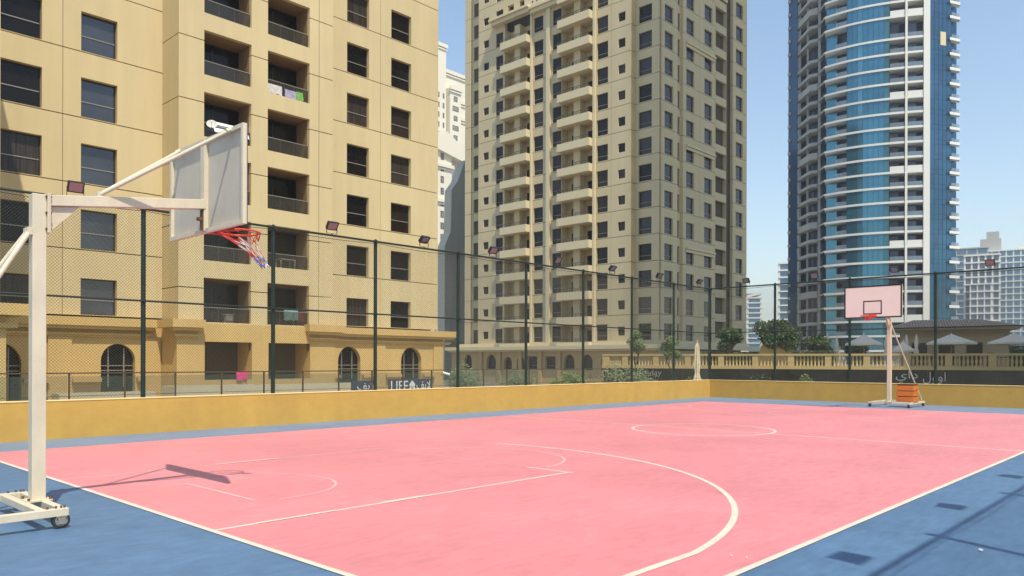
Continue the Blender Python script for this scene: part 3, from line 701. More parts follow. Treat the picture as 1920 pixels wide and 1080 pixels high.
# ------------------------------------------------------------------ beige tower
FB, K0, NB = 3.65, 4.75, 21
tb = thing('apartment_tower', 'tall beige apartment tower with two stacks of balconies in the middle', 'apartment tower', (103, 76, -1.6))
T1, T2 = Plane('U', 90.0), Plane('U', 88.9)
F2 = Plane('V', 57.0); F2B = Plane('V', 58.4)
mb = MB(); mb.box(90.55, 111.5, 57.6, 94.9, -1.6, K0+FB*NB); mb.box(111.5, 115.0, 57.6, 94.9, -1.6, K0+FB*NB)
mb.build('core', M['a_joint'], tb)
Gb = .07
def bpane(): return M[random.choice(['glass_dark', 'glass_dark', 'glass_brown', 'glass_curtain'])]
S1 = ((90.9, 91.75, []), (93.95, 95.25, []))
for k in range(NB):
    z = K0+FB*k-.1; z1 = z+FB-Gb; vis = k < 17
    for (a0, a1) in ((90.9, 91.72), (93.92, 95.25)): panel('wall_panel', T1, a0, a1, z, z1, [], .5, M['b_wall'], tb)
    q = Plane('U', 90.35); panel('wall_panel', q, 91.725, 93.915, z, z1, [(91.85, 93.5, z+.1, z+2.35)], .3, M['b_wall'], tb)
    if vis: window(q, 91.85, 93.5, z+.1, z+2.35, .2, tb, M['glass_dark'], 0, .05)
    # centre section, one storey-high panel per bay
    wins2 = {(84.95, 90.88): [(88.5, 89.7, .75, 1.95), (85.3, 86.9, .1, 2.3)], (76.05, 79.32): [(76.85, 78.75, .1, 2.4)], (73.22, 75.25): [(73.25, 75.0, .1, 2.4)],
             (64.2, 66.75): [(64.75, 66.7, .1, 2.4)], (60.85, 64.16): [(61.8, 63.0, .75, 2.0)]}
    for (a0, a1), ws in wins2.items():
        hs = [(w[0], w[1], z+w[2], z+w[3]) for w in ws]
        if k >= 14 and a0 == 76.05: hs = []
        panel('wall_panel', T2, a0, a1, z, z1, hs, .6, M['b_wall'], tb)
        if vis:
            for h in hs: window(T2, h[0], h[1], h[2], h[3], .22, tb, bpane(), .3 if h[3]-h[2] > 2 else 0, .05)
    panel('wall_panel', Plane('V', 60.85), 88.95, 90.0, z, z1, [], .05, M['b_wall'], tb)
    # corner section and right hand face
    hs = [(58.2, 60.35, z+.1, z+2.38)]; panel('wall_panel', T1, 57.0, 60.84, z, z1, hs, .5, M['b_wall'], tb)
    if vis: window(T1, 58.2, 60.35, z+.1, z+2.38, .25, tb, M['glass_mauve'] if k % 3 else M['glass_dark'], .3, .05)
    for (a0, a1, ws) in ((90.02, 94.7, [(91.35, 93.55)]), (96.2, 100.7, [(97.05, 99.25)]), (100.74, 105.4, [(102.2, 104.5)]), (111.0, 115.7, [(112.0, 114.3)])):
        hs = [(w0, w1, z+.1, z+2.38) for w0, w1 in ws]; panel('wall_panel', F2, a0, a1, z, z1, hs, .5, M['b_wall'], tb)
        if vis:
            for h in hs: window(F2, h[0], h[1], h[2], h[3], .25, tb, M['glass_mauve'], .3, .05)
    panel('wall_panel', Plane('V', 57.4), 94.72, 96.18, z, z1, [(94.95, 95.95, z+.05, z+2.5)], .25, M['b_wall'], tb)
    panel('wall_panel', F2, 105.44, 108.9, z-.45, z+.75, [], .25, M['b_wall'], tb)
    panel('wall_panel', Plane('V', 57.9), 108.92, 110.98, z, z1, [], .25, M['b_wall'], tb)
    if vis:                                                  # recessed balcony on the right hand face
        key = 'brec'
        if key not in CACHE:
            mb = MB(); mb.box(105.6, 108.85, 57.05, 58.3, 3.3, 3.36); mb.box(105.5, 105.58, 57.02, 58.3, .75, 3.2); mb.box(105.5, 108.9, 58.28, 58.35, .75, 3.3); mb.box(108.86, 108.92, 57.02, 58.3, .75, 3.2)
            CACHE[key] = mb.mesh('recessed_balcony', M['b_wall'], (105.6, 57.05, 0))
            mb = MB(); mb.box(105.7, 107.3, 58.2, 58.27, .8, 2.9); CACHE['brecd'] = mb.mesh('balcony_door', M['glass_brown'], (105.6, 57.05, 0))
        b = inst('recessed_balcony', CACHE[key], tb, (105.6, 57.05, z)); inst('balcony_door', CACHE['brecd'], b, (105.6, 57.05, z))
    # projecting balconies: parapet box, slab, rail, two doors and the post between them
    for i, (a0, a1) in enumerate(((79.36, 84.9), (67.25, 73.18))):
        if i == 0 and k > 13: panel('wall_panel', T2, a0-.04, a1+.04, z, z1, [(a0+.7, a0+2.4, z+.1, z+2.4), (a1-1.9, a1-.6, z+.1, z+2.4)] if vis else [], .6, M['b_wall'], tb); continue
        key = ('bbal', i); w = a1-a0
        if key not in CACHE:
            mb = MB(); mb.box(-1.15, 0.0, 0, w, -1.25, -.95); mb.box(-1.15, -1.0, 0, w, -.95, -.12); mb.box(-1.0, 0.0, 0, .15, -.95, -.12); mb.box(-1.0, 0.0, w-.15, w, -.95, -.12)
            CACHE[key] = mb.mesh('balcony', M['b_trim'])
            mb = MB(); mb.box(0, 1.5, -.03, 0, -1.2, 2.4); mb.box(0, 1.5, w, w+.03, -1.2, 2.4); mb.box(1.45, 1.5, 0, w, -1.2, 2.4); mb.box(0, 1.5, 0, w, -1.25, -1.2); mb.box(-.02, .35, w*.42, w*.62, -1.2, 2.39)
            mb.box(.02, 1.44, w*.44, w*.60, -1.2, 2.38)
            CACHE[('bback', i)] = mb.mesh('balcony_recess', M['b_wall'])
            for j, (c, d) in enumerate(((.05, .36), (.66, .86))):
                mb = MB(); mb.box(1.38, 1.445, w*c, w*d, -1.15, 1.6); CACHE[('bd', i, j)] = mb.mesh('balcony_door', M['glass_brown'] if j else M['glass_dark'])
            mb = MB(); mb.bar((-1.08, 0, .35), (-1.08, w, .35), .06, .06); mb.bar((-1.08, 0, .12), (-1.08, w, .12), .04, .04)
            for q_ in range(6): mb.box(-1.1, -1.06, w*q_/5-.02+(.04 if q_ == 0 else 0)-(.04 if q_ == 5 else 0), w*q_/5+.02, -.12, .34)
            CACHE[('brl', i)] = mb.mesh('railing', M['steel'])
        loc = (88.9, a0, z+.05)
        b = inst('balcony', CACHE[key], tb, loc); inst('balcony_recess', CACHE[('bback', i)], b, loc)
        for j in (0, 1): inst('balcony_door', CACHE[('bd', i, j)], b, loc)
        inst('railing', CACHE[('brl', i)], b, loc)
ZT_ = K0+FB*NB
for (a0, a1, n0) in ((75.3, 76.0, .35), (66.8, 67.2, .35), (79.0, 79.32, .25)):
    mb = MB(); mb.box(88.9-n0, 88.95, a0, a1, 3.4, 55.2 if a0 > 70 else ZT_); mb.build('pilaster', M['b_trim'], tb)
mb = MB(); mb.box(87.9, 88.88, 79.0, 87.1, 55.4, 56.3); mb.box(87.5, 88.88, 78.9, 87.3, 56.0, 56.35); mb.box(88.1, 88.88, 73.3, 78.9, 55.0, 55.9); mb.box(87.8, 88.88, 73.3, 78.9, 55.6, 55.95); mb.build('upper_cornice', M['b_trim'], tb)
mb = MB(); mb.box(88.4, 88.88, 76.6, 80.3, 56.36, 64); mb.build('lattice_panel', M['b_trim'], tb)
mb = MB()
for i in range(14):
    for j in range(4):
        if (i+j) % 2: mb.box(88.38, 88.398, 77.1+j*.45, 77.38+j*.45, 56.7+i*.42, 56.98+i*.42)
tag(mb.build('lattice_hole', M['a_joint'], tb), kind='stuff')
for zz in (47.0, 32.4, 17.8, 57.2):
    mb = MB(); mb.box(96.9, 105.1 if zz < 50 else 108.9, 56.62, 56.99, zz, zz+.26); mb.box(96.9, 105.1 if zz < 50 else 108.9, 56.8, 56.99, zz-.45, zz-.05); mb.build('ledge', M['b_trim'], tb)
mb = MB(); mb.box(88.6, 89.4, 60.85, 95.25, 4.1, 4.64); mb.box(89.7, 90.4, 56.8, 60.84, 4.1, 4.64); mb.box(90.4, 115.7, 56.7, 57.4, 4.1, 4.64); mb.build('base_course', M['b_trim'], tb)
# its podium with arcade and cornice
PT = Plane('U', 88.3); PF = Plane('V', 56.3)
mb = MB(); arch_wall(mb, PT, 56.5, 96.6, -1.6, 3.3, [(91.7, 93.5, 1.7, 2.9), (86.2, 88.3, 1.7, 2.9), (82.7, 84.4, 1.6, 2.5), (80.0, 81.6, 1.6, 2.5), (77.4, 79.4, 2.5, 2.55), (73.8, 75.8, 2.5, 2.55), (70.2, 72.2, 1.7, 2.8), (66.9, 68.9, 1.7, 2.8), (63.4, 65.4, 1.7, 2.8), (59.0, 61.2, 1.7, 2.8)], .6); mb.build('podium_wall', M['b_podium'], tb)
for (c0, c1) in ((91.7, 93.5), (86.2, 88.3), (82.7, 84.4), (80.0, 81.6), (70.2, 72.2), (66.9, 68.9), (63.4, 65.4), (59.0, 61.2)): arch_window(PT, c0, c1, .6, 1.7, 2.9, .45, tb, M['glass_dark'], False)
for (c0, c1) in ((77.4, 79.4), (73.8, 75.8)): window(PT, c0, c1, .6, 2.52, .45, tb, M['glass_dark'], .3)
mb = MB(); mb.box(88.2, 88.29, 56.5, 96.6, -1.6, .55); mb.build('podium_plinth', M['b_podium'], tb)
mb = MB(); mb.box(88.31, 118, 56.3, 56.8, -1.6, 3.3); mb.build('podium_wall', M['b_podium'], tb)
mb = MB(); mb.box(87.3, 88.88, 55.6, 97.2, 3.55, 4.1); mb.box(87.8, 88.88, 55.9, 97.0, 3.3, 3.55); mb.box(88.88, 119, 55.6, 56.9, 3.55, 4.1); mb.build('podium_cornice', M['b_trim'], tb)
for a in (72.9, 76.6, 80.7, 85.2, 89.4, 95.0):
    mb = MB(); mb.box(87.95, 88.195, a-.3, a+.3, -1.6, 3.3); mb.build('pilaster', M['b_podium'], tb)

# tower outside the right edge: it stands between the sun and the beige tower and shades the terrace
sh = thing('apartment_tower', 'neighbouring beige tower standing outside the right edge of the view', 'apartment tower', (80, -20, -1.6), 0)
mb = MB(); mb.box(64, 94, -34, -2.4, -1.6, 172); mb.build('wall', M['b_wall'], sh)
for k in range(46):
    mb = MB(); mb.box(63.7, 94.3, -34.3, -2.1, 3.3+k*3.65, 3.6+k*3.65); mb.build('floor_band', M['b_trim'], sh)
for k in range(0, 44, 1):
    mb = MB()
    for c in range(7): mb.box(65.5+c*4.1, 67.4+c*4.1, -2.44, -2.36, 4.9+k*3.65, 6.8+k*3.65)
    tag(mb.build('window_row', M['glass_dark'], sh), kind='stuff')

# ------------------------------------------------------------------ white classical tower and its lower neighbour in the gap
wt = thing('white_tower', 'slender white classical tower seen in the gap between two blocks', 'tower', (203, 228, -1.6))
V0 = 221.0
mb = MB(); mb.box(185, 198.75, V0, V0+26, -1.6, 122.6); mb.build('left_shaft', M['white_tower'], wt)
mb = MB(); mb.box(198.76, 216, V0+3, V0+28, -1.6, 114.6); mb.build('right_shaft', M['white_tower'], wt)
mb = MB(); mb.box(200.4, 206.0, V0-.6, V0+2.99, -1.6, 107.2); mb.build('bay', M['white_tower'], wt)
for (a0, a1, y, z) in ((184.5, 199.3, V0-.6, 121.6), (198.8, 216.5, V0+2.3, 113.8), (199.9, 206.5, V0-1.3, 106.4), (198.77, 200.38, V0+2.4, 101.5), (206.02, 216.2, V0+2.4, 103.5), (206.02, 216.2, V0+2.4, 97)):
    mb = MB(); mb.box(a0, a1, y, y+2.0 if a1-a0 > 10 else y+.55, z, z+1.4); mb.box(a0+.2, a1-.2, y+.25, y+.58, z-.9, z-.3); mb.build('cornice', M['white_tower'], wt)
PW = Plane('V', V0-.6)
for k in range(26):
    z = 104.2-k*3.75
    w = 1.0 if k % 2 == 0 else 1.6
    window(PW, 203.2-w, 203.2+w, z-2.0, z, -.03, wt, M['glass_mauve'], .5, .18)
    window(Plane('V', V0), 194.2, 195.4, z-2.0, z, -.03, wt, M['glass_mauve'], .5, .14)
    window(Plane('V', V0), 197.1, 197.9, z-2.0, z, -.03, wt, M['glass_mauve'], .5, .14)
    if k > 1: window(Plane('V', V0+3), 207.3, 208.0, z-2.2, z, -.03, wt, M['glass_mauve'], .5, .14)
lb = thing('pedimented_building', 'cream pedimented apartment building below the white tower in the gap', 'apartment building', (190, 205, -1.6))
V1 = 205.0; sc = V1/221.0
mb = MB(); mb.box(172, 187.2, V1, V1+14, -1.6, 78); mb.box(187.21, 199, V1+3, V1+14, -1.6, 74); mb.build('wall', M['white_tower'], lb)
mb = MB(); mb.prism([(171, 80.0), (184.0, 83.2), (190.5, 79.6), (195.5, 74.2), (195.5, 73.2), (171, 78.0)], 'y', V1-1.2, V1+12); mb.build('pediment', M['white_tower'], lb)
for z in (77, 70.5, 58): mb = MB(); mb.box(171.5, 187.8, V1-.8, V1-.01, z, z+1.2); mb.box(171.8, 187.5, V1-.4, V1-.01, z-.8, z-.2); mb.box(187.82, 199, V1+2.3, V1+2.99, z-4.0, z-2.9); mb.build('cornice', M['white_tower'], lb)
for k in range(18):
    z = 75.5-k*4.1
    window(Plane('V', V1), 181.9, 183.4, z-2.4, z, -.03, lb, M['glass_mauve'], .5, .2)
    if k > 1: window(Plane('V', V1+3), 189.2, 191.4, z-2.6, z, -.03, lb, M['glass_mauve'], .5, .2)
    window(Plane('V', V1), 179.2, 180.2, z-2.4, z, -.03, lb, M['glass_mauve'], .5, .2)
# grey concrete block with stepped roof, left of the beige tower
gb = thing('concrete_block', 'bare grey concrete block with a stepped sloping roof beside the beige tower', 'building', (106, 116, -1.6))
mb = MB(); mb.prism([(98.7, -1.6), (98.7, 23.8), (100.2, 26.6), (100.45, 34.8), (101.98, 36.6), (103.96, 41.1), (118, 44), (118, -1.6)], 'y', 110, 112); mb.build('wall', M['concrete'], gb)
for x in (100.46, 102.4, 104.4): mb = MB(); mb.box(x, x+.12, 109.9, 109.99, -1.6, 33); mb.build('rib', M['concrete'], gb)
mb = MB(); mb.box(98.3, 110, 109.7, 109.99, 5.0, 5.5); mb.build('string_course', M['b_podium'], gb)

# ------------------------------------------------------------------ curved glass tower
AZ = HEAD - math.atan((1640-960)/1447.8)
LT = 185.0/math.cos(math.atan((1640-960)/1447.8))
gt_ = thing('glass_tower', 'tall curved blue glass tower with white floor bands behind the far hoop', 'glass tower', (LT*math.cos(AZ), LT*math.sin(AZ), -1.6), AZ-math.pi/2)
ZB = 1.6                                                    # local z of world 0
def zc(k): return 43.3+3.53*k+ZB+(1.7 if k > 10 else 0)
def front(x):                                               # convex front line of the plan
    return .0105*(x+.8)**2 if x > -.8 else .0225*(x+.8)**2
def band(mb, x0, x1, z0, z1, o0, o1, n=None):
    n = n or max(2, int((x1-x0)/1.6)); v = []
    for i in range(n+1):
        x = x0+(x1-x0)*i/n
        for o_ in (o0, o1):
            for z in (z0, z1): v.append((x, front(x)+o_, z))
    f = []
    for i in range(n):
        a = 4*i; b = a+4
        f += [(a, b, b+1, a+1), (a+2, a+3, b+3, b+2), (a+1, b+1, b+3, a+3), (a, a+2, b+2, b)]
    f += [(0, 1, 3, 2), (4*n, 4*n+2, 4*n+3, 4*n+1)]
    mb.add(v, f)
mb = MB(); mb.prism([(-12.4, 9.0), (-11.2, 6.2), (-6.3, 4.0), (-6.0, 1.2), (3.0, .9), (3.3, 4.2), (11.0, 5.5), (16.2, 7.0), (17.6, 24), (-17.4, 30), (-18.4, 18), (-15.0, 11.5)], 'z', 0, 125)
core = mb.build('core', M['c_inner'], gt_, local=True)
KK = list(range(-13, 20))
for k in KK:
    z = zc(k); zn = zc(k+1)
    mb = MB(); band(mb, -11.4, 11.6, z-.25, z+.25, -.12, 4.2); mb.build('floor_slab', M['slab_white'], gt_, local=True)
    mb = MB(); mb.prism([(-19.2, 15.4), (-15.2, 7.1), (-13.3, 6.7), (-13.0, 9.5), (-17.2, 17)], 'z', z-.35, z+(.40 if (k+2) % 5 else 1.25)); mb.build('balcony_slab', M['slab_grey'], gt_, local=True)
    mb = MB(); mb.bar((-13.2, 7.2, z+.1), (-11.45, 2.85, z+.1), .3, .35); mb.build('edge_beam', M['slab_grey'], gt_, local=True)
    mb = MB(); mb.prism([(16.0, 5.3), (18.3, 7.7), (18.2, 9.2), (16.0, 7.2)], 'z', z-.32, z+.30); mb.build('corner_balcony', M['slab_white'], gt_, local=True)
    mb = MB(); mb.bar((16.4, 5.9, z+.75), (18.1, 7.7, z+.75), .06, .8); mb.build('balcony_glass', M['c_rail'], gt_, local=True)
    mb = MB(); mb.box(-21.2, -20.5, 14.0, 14.6, z-.2, z+.5); mb.build('fin', M['slab_grey'], gt_, local=True)
    # curtain wall panes between the slabs
    nP = 8
    for i in range(nP):
        x0 = -6.25+9.3*i/nP; x1 = -6.25+9.3*(i+1)/nP
        mb = MB(); v = [(x0+.03, front(x0)+.12, z+.26), (x1-.03, front(x1)+.12, z+.26), (x1-.03, front(x1)+.12, zn-.26), (x0+.03, front(x0)+.12, zn-.26)]
        v2 = [(a, b+.06, c_) for a, b, c_ in v]; mb.add(v+v2, [(0,1,2,3),(4,7,6,5),(0,4,5,1),(1,5,6,2),(2,6,7,3),(3,7,4,0)])
        if k >= -9 and k < 13: mb.build('glass_pane', M['c_glass2'] if i in (2, 7) else M['c_glass'], gt_, local=True)
        else: tag(mb.build('glass_pane', M['c_glass'], gt_, local=True), kind='stuff')
    # balconies left and right of the curtain wall
    mb = MB(); mb.bar((-11.1, front(-11.1)+2.6, (z+zn)/2), (-8.6, 3.6, (z+zn)/2), .08, zn-z-.86); mb.build('balcony_window', M['c_glass2'], gt_, local=True)
    solid = (k-1) % 5 == 0
    for (x0, x1) in ((-8.8, -6.3), (3.15, 6.35), (6.95, 10.3)):
        mb = MB(); band(mb, x0, x1, z+.26, z+(1.5 if solid and x0 > 0 else 1.25), -.05, .02, 3)
        mb.build('balcony_parapet' if solid and x0 > 0 else 'balcony_glass', M['slab_white'] if solid and x0 > 0 else M['c_rail'], gt_, local=True)
        if x0 > 0:
            mb = MB(); band(mb, x0+.1, x0+1.9, z+.26, zn-.6, 2.6, 2.7, 2); mb.build('balcony_window', M['c_lilac'], gt_, local=True)
    # dark glass on the right flank, one pane per bay
    for i in range(5):
        f0, f1 = i/5, (i+1)/5; a = (11.7+4.6*f0, 2.2+4.0*f0); b = (11.7+4.6*f1, 2.2+4.0*f1)
        for (za, zb_) in ((z-.55, z+.55), (z+.6, zn-.6)):
            mb = MB(); mb.add([(a[0]+.03, a[1], za), (b[0]-.03, b[1], za), (b[0]-.03, b[1], zb_), (a[0]+.03, a[1], zb_), (a[0]+.03, a[1]+.1, za), (b[0]-.03, b[1]+.1, za), (b[0]-.03, b[1]+.1, zb_), (a[0]+.03, a[1]+.1, zb_)], [(0,1,2,3),(4,7,6,5),(0,4,5,1),(1,5,6,2),(2,6,7,3),(3,7,4,0)])
            o = mb.build('dark_glass_pane', M['c_dark'] if (i*7+k*3) % 5 else M['c_navy'], gt_, local=True)
            if k < -9 or k > 12: o['kind'] = 'stuff'
for (x0, x1, o0, o1, m_) in ((10.3, 11.65, -.3, 3.5, 'slab_white'), (6.4, 6.9, -.3, 3.0, 'slab_white'), (-6.33, -6.22, .05, 3.4, 'c_navy')):
    mb = MB(); band(mb, x0, x1, 0, 125, o0, o1, 1); mb.build('column', M[m_], gt_, local=True)
mb = MB(); mb.box(-13.2, -12.6, 6.9, 7.7, 0, 125); mb.build('column', M['slab_grey'], gt_, local=True)
mb = MB(); mb.box(-16.2, -15.7, 10.3, 11.0, 0, 125); mb.build('column', M['slab_grey'], gt_, local=True)
mb = MB(); mb.box(-18.4, -17.9, 14.6, 15.4, 0, 125); mb.build('column', M['slab_grey'], gt_, local=True)
mb = MB(); mb.prism([(-21.1, 14.6), (-18.9, 14.3), (-18.3, 28), (-20.4, 29)], 'z', 0, 125); mb.build('navy_glass_flank', M['c_navy'], gt_, local=True)
mb = MB(); mb.bar((13.9, 4.05, 101.6-21.5), (15.1, 5.1, 101.6-21.5), .12, 3.2); mb.build('missing_pane_board', M['b_trim'], gt_, local=True)
mb = MB(); mb.prism([(15.6, 7.3), (17.7, 9.6), (17.6, 20), (15.6, 20)], 'z', 0, 124); mb.build('corner_glass', M['c_dark'], gt_, local=True)
mb = MB(); mb.box(-13, 17, 1.0, 6.0, 0, 6.3); mb.build('podium', M['slab_grey'], gt_, local=True)

# ------------------------------------------------------------------ far towers
def slab_tower(name, label, px, depth, w, ztop, fl, nb, mg, ms, dy=14, roof=None, rot=0.0):
    """distant tower: glass body, white slabs and columns; local x to the right, y away"""
    th = math.atan((px-960)/1447.8); az = HEAD-th; L = depth/math.cos(th)
    t = thing(name, label, 'tower', (L*math.cos(az), L*math.sin(az), -1.6), az-math.pi/2+rot)
    mb = MB(); mb.box(-w/2, w/2, 0, dy, 0, ztop+1.6-.5); mb.build('glass_body', M[mg], t, local=True)
    n = int(ztop/fl)
    for k in range(n+1):
        z = ztop+1.6-k*fl
        mb = MB(); mb.box(-w/2-.5, w/2+.5, -.9, dy+.3, z-.35, z+.26); mb.build('floor_slab', M[ms], t, local=True)
    for i in range(nb+1):
        x = -w/2+w*i/nb; mb = MB(); mb.box(x-.35, x+.35, -.6, -.02, 0, ztop+1.6); mb.build('column', M[ms], t, local=True)
    return t
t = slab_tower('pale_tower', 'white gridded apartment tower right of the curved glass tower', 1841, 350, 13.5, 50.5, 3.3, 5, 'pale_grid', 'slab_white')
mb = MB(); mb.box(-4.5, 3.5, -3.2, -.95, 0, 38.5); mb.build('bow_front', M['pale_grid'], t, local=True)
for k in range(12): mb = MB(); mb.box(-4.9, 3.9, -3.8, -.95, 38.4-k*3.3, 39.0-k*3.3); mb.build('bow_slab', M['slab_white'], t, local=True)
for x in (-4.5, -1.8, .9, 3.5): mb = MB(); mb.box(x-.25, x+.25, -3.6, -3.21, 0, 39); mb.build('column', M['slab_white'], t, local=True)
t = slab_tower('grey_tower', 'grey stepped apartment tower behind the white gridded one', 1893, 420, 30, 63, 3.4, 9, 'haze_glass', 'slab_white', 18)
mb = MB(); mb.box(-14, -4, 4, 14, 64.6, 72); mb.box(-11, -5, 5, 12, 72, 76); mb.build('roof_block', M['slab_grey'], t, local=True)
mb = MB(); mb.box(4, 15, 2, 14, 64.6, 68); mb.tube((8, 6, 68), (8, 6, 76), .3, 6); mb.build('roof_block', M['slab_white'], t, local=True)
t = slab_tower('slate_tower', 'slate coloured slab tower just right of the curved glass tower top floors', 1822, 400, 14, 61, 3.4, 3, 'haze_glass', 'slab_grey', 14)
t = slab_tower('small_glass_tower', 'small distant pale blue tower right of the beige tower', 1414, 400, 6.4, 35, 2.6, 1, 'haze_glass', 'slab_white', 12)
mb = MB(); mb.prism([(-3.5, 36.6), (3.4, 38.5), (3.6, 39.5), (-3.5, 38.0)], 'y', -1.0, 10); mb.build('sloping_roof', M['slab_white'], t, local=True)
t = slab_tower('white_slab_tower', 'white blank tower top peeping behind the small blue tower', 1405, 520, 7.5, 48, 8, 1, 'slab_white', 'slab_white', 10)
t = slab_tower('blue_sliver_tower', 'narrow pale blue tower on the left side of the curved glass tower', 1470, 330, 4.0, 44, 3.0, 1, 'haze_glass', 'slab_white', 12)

# ------------------------------------------------------------------ terrace with balustrade, beyond the far fence
ER = math.atan2(-.9532, .3023)
def tloc(x, y, z): return (65.0+.3023*x+.9532*y, 48.2-.9532*x+.3023*y, z)
mb = MB(); mb.box(.3, 60, .6, 60, -1.59, 1.30); o = mb.build('terrace_floor', M['paving'], None, at=tloc(0,0,0), local=True); o.rotation_euler = (0,0,ER); structure(o)
bl = thing('balustrade', 'ochre stone balustrade along the terrace edge beyond the far fence', 'balustrade', tloc(0,0,0), ER)
mb = MB(); mb.box(.2, 52, -.12, .42, 2.36, 2.54); mb.build('coping', M['bal_ochre'], bl, local=True)
mb = MB(); mb.box(.2, 52, -.20, .50, 1.10, 1.42); mb.build('plinth', M['bal_ochre'], bl, local=True)
piers = [.6]+[2.64+3.22*k for k in range(16)]
for i, x in enumerate(piers):
    w = .55 if i else .75
    mb = MB(); mb.box(x-w/2, x+w/2, -.08, .38, 1.42, 2.36); mb.build('pier', M['bal_ochre'], bl, local=True)
bal = MB(); bal.lathe([(.10,0),(.10,.10),(.06,.14),(.115,.36),(.10,.50),(.055,.70),(.05,.78),(.10,.84),(.10,.935)], n=8)
bme = bal.mesh('baluster', M['bal_ochre'], smooth=True)
for x0, x1 in zip(piers, piers[1:]):
    n = 8
    for i in range(n):
        f = (i+.5)/n; inst('baluster', bme, bl, (x0+.35+(x1-x0-.7)*f, .15, 1.423), local=True)
shf = thing('glazed_shop', 'dark glazed shop front below the terrace balustrade', 'shop', tloc(0,.5,-1.6), ER)
mb = MB(); mb.box(.2, 52, -.02, .06, 0, 2.69); mb.build('dark_glazing', M['shop_dark'], shf, local=True)
for i in range(20): mb = MB(); mb.box(.3+i*2.7, .38+i*2.7, -.1, -.025, 0, 2.69); mb.build('mullion', M['frame'], shf, local=True)
lettering('\uFEF1\uFE8D\uFEA9', M['sign_grey'], shf, (28.4, -.14, 2.08), 1.75, 1.05, 0, True)
lettering('\uFEDD\uFEED\uFEED\uFE8D', M['sign_grey'], shf, (30.55, -.14, 2.0), 1.75, 1.05, 0, True)
lettering('All', M['sign_grey'], shf, (4.45, -.14, 2.28), .85, .62, 0, True)
lettering('day', M['sign_grey'], shf, (5.75, -.14, 2.18), 1.2, .80, 0, True)

def T(name, label, cat, x, y, z=1.30, group=None): return thing(name, label, cat, tloc(x, y, z), ER, group)
# tile roofed pavilion: local origin at its left front eave corner
pv = T('pavilion', 'tan pavilion with a brown tiled hip roof behind the far hoop', 'pavilion', 33, 18)
mb = MB(); mb.box(-4.6, 5.6, 1.2, 9, 0, 4.0); mb.build('wall', M['pav_wall'], pv, local=True)
mb = MB(); mb.box(-5.6, 6.4, .2, 10, 4.0, 4.22); mb.build('eave', M['pav_wall'], pv, local=True)
mb = MB(); A, B_, C_, D_ = (-5.7,0,4.23), (6.6,0,4.23), (6.6,10.2,4.23), (-5.7,10.2,4.23); R1, R2 = (-3.4,4.8,5.15), (3.2,4.8,5.15)
mb.add([A,B_,C_,D_,R1,R2], [(0,1,5,4),(1,2,5),(2,3,4,5),(3,0,4)]); rf = mb.build('roof', M['tile'], pv, local=True)
rib = MB()
for i in range(44):
    x = -5.6+12.1*i/43; f = 1.0; rx = min(max(x*.54-.33, -3.4), 3.2)
    lim = 4.8 if -3.4 <= x <= 3.2 else 4.8*(x+5.7)/2.3 if x < -3.4 else 4.8*(6.6-x)/3.4
    lim = max(lim, .15); zt = 4.23+.92*lim/4.8
    rib.tube((x, -.02, 4.26), (x, lim, zt+.03), .085, 6)
for j in range(1, 9):
    y = 4.8*j/9; z = 4.23+.92*j/9; rib.box(-5.7+2.3*j/9, 6.6-3.4*j/9, y-.02, y+.02, z-.02, z+.045)
tag(rib.build('roof_tiles', M['tile'], rf, local=True), kind='stuff')
mb = MB(); mb.tube(R1, R2, .13, 8); mb.tube(A, R1, .11, 8); mb.tube(B_, R2, .11, 8); mb.build('ridge', M['tile'], rf, local=True)
for x in (-3.6, -1.0, 1.6): mb = MB(); mb.box(x, x+1.5, 1.14, 1.195, .2, 2.6); mb.build('opening', M['glass_brown'], pv, local=True)
def parasol(x, y, half, ztop, zedge, label, group='open white parasols on the terrace'):
    t = T('parasol', label, 'parasol', x, y, 1.30, group); h = ztop-1.30; e = zedge-1.30
    mb = MB(); mb.tube((0,0,0), (0,0,h), .04, 8); mb.build('pole', M['bar'], t, local=True)
    mb = MB(); n = 8; P0 = [(half*math.cos(math.pi/4*i+.39), half*math.sin(math.pi/4*i+.39), e) for i in range(n)]
    vs = [(0,0,h)]+P0+[(p[0],p[1],e-.18) for p in P0]
    mid = [(p[0]*.5, p[1]*.5, e+(h-e)*.46) for p in P0]
    vs += mid
    fs = [(0, 1+2*n+i-0, 1+2*n+(i+1) % n) for i in range(n)]+[(1+2*n+i, 1+i, 1+(i+1) % n, 1+2*n+(i+1) % n) for i in range(n)]+[(1+i, 1+n+i, 1+n+(i+1) % n, 1+(i+1) % n) for i in range(n)]
    mb.add(vs, fs); c = mb.build('canopy', M['canvas'], t, local=True)
    mb = MB(); mb.tube((0,0,h-.02), (0,0,h+.16), .05, 8, .02); mb.build('finial', M['canvas'], t, local=True)
    mb = MB()
    for p in P0: mb.tube((0,0,h-.12), (p[0]*.98,p[1]*.98,e-.03), .014, 4)
    tag(mb.build('ribs', M['bar'], t, local=True), kind='stuff')
parasol(24.8, 8, 1.85, 4.55, 3.60, 'open white parasol left of the far backboard post')
parasol(28.25, 6, 1.05, 3.80, 2.95, 'small low open parasol right behind the far hoop pole')
parasol(32.25, 6, 2.20, 4.43, 3.60, 'large open white parasol before the pavilion wall')
parasol(37.2, 6, 2.20, 4.43, 3.60, 'large open white parasol at the right edge of the view')
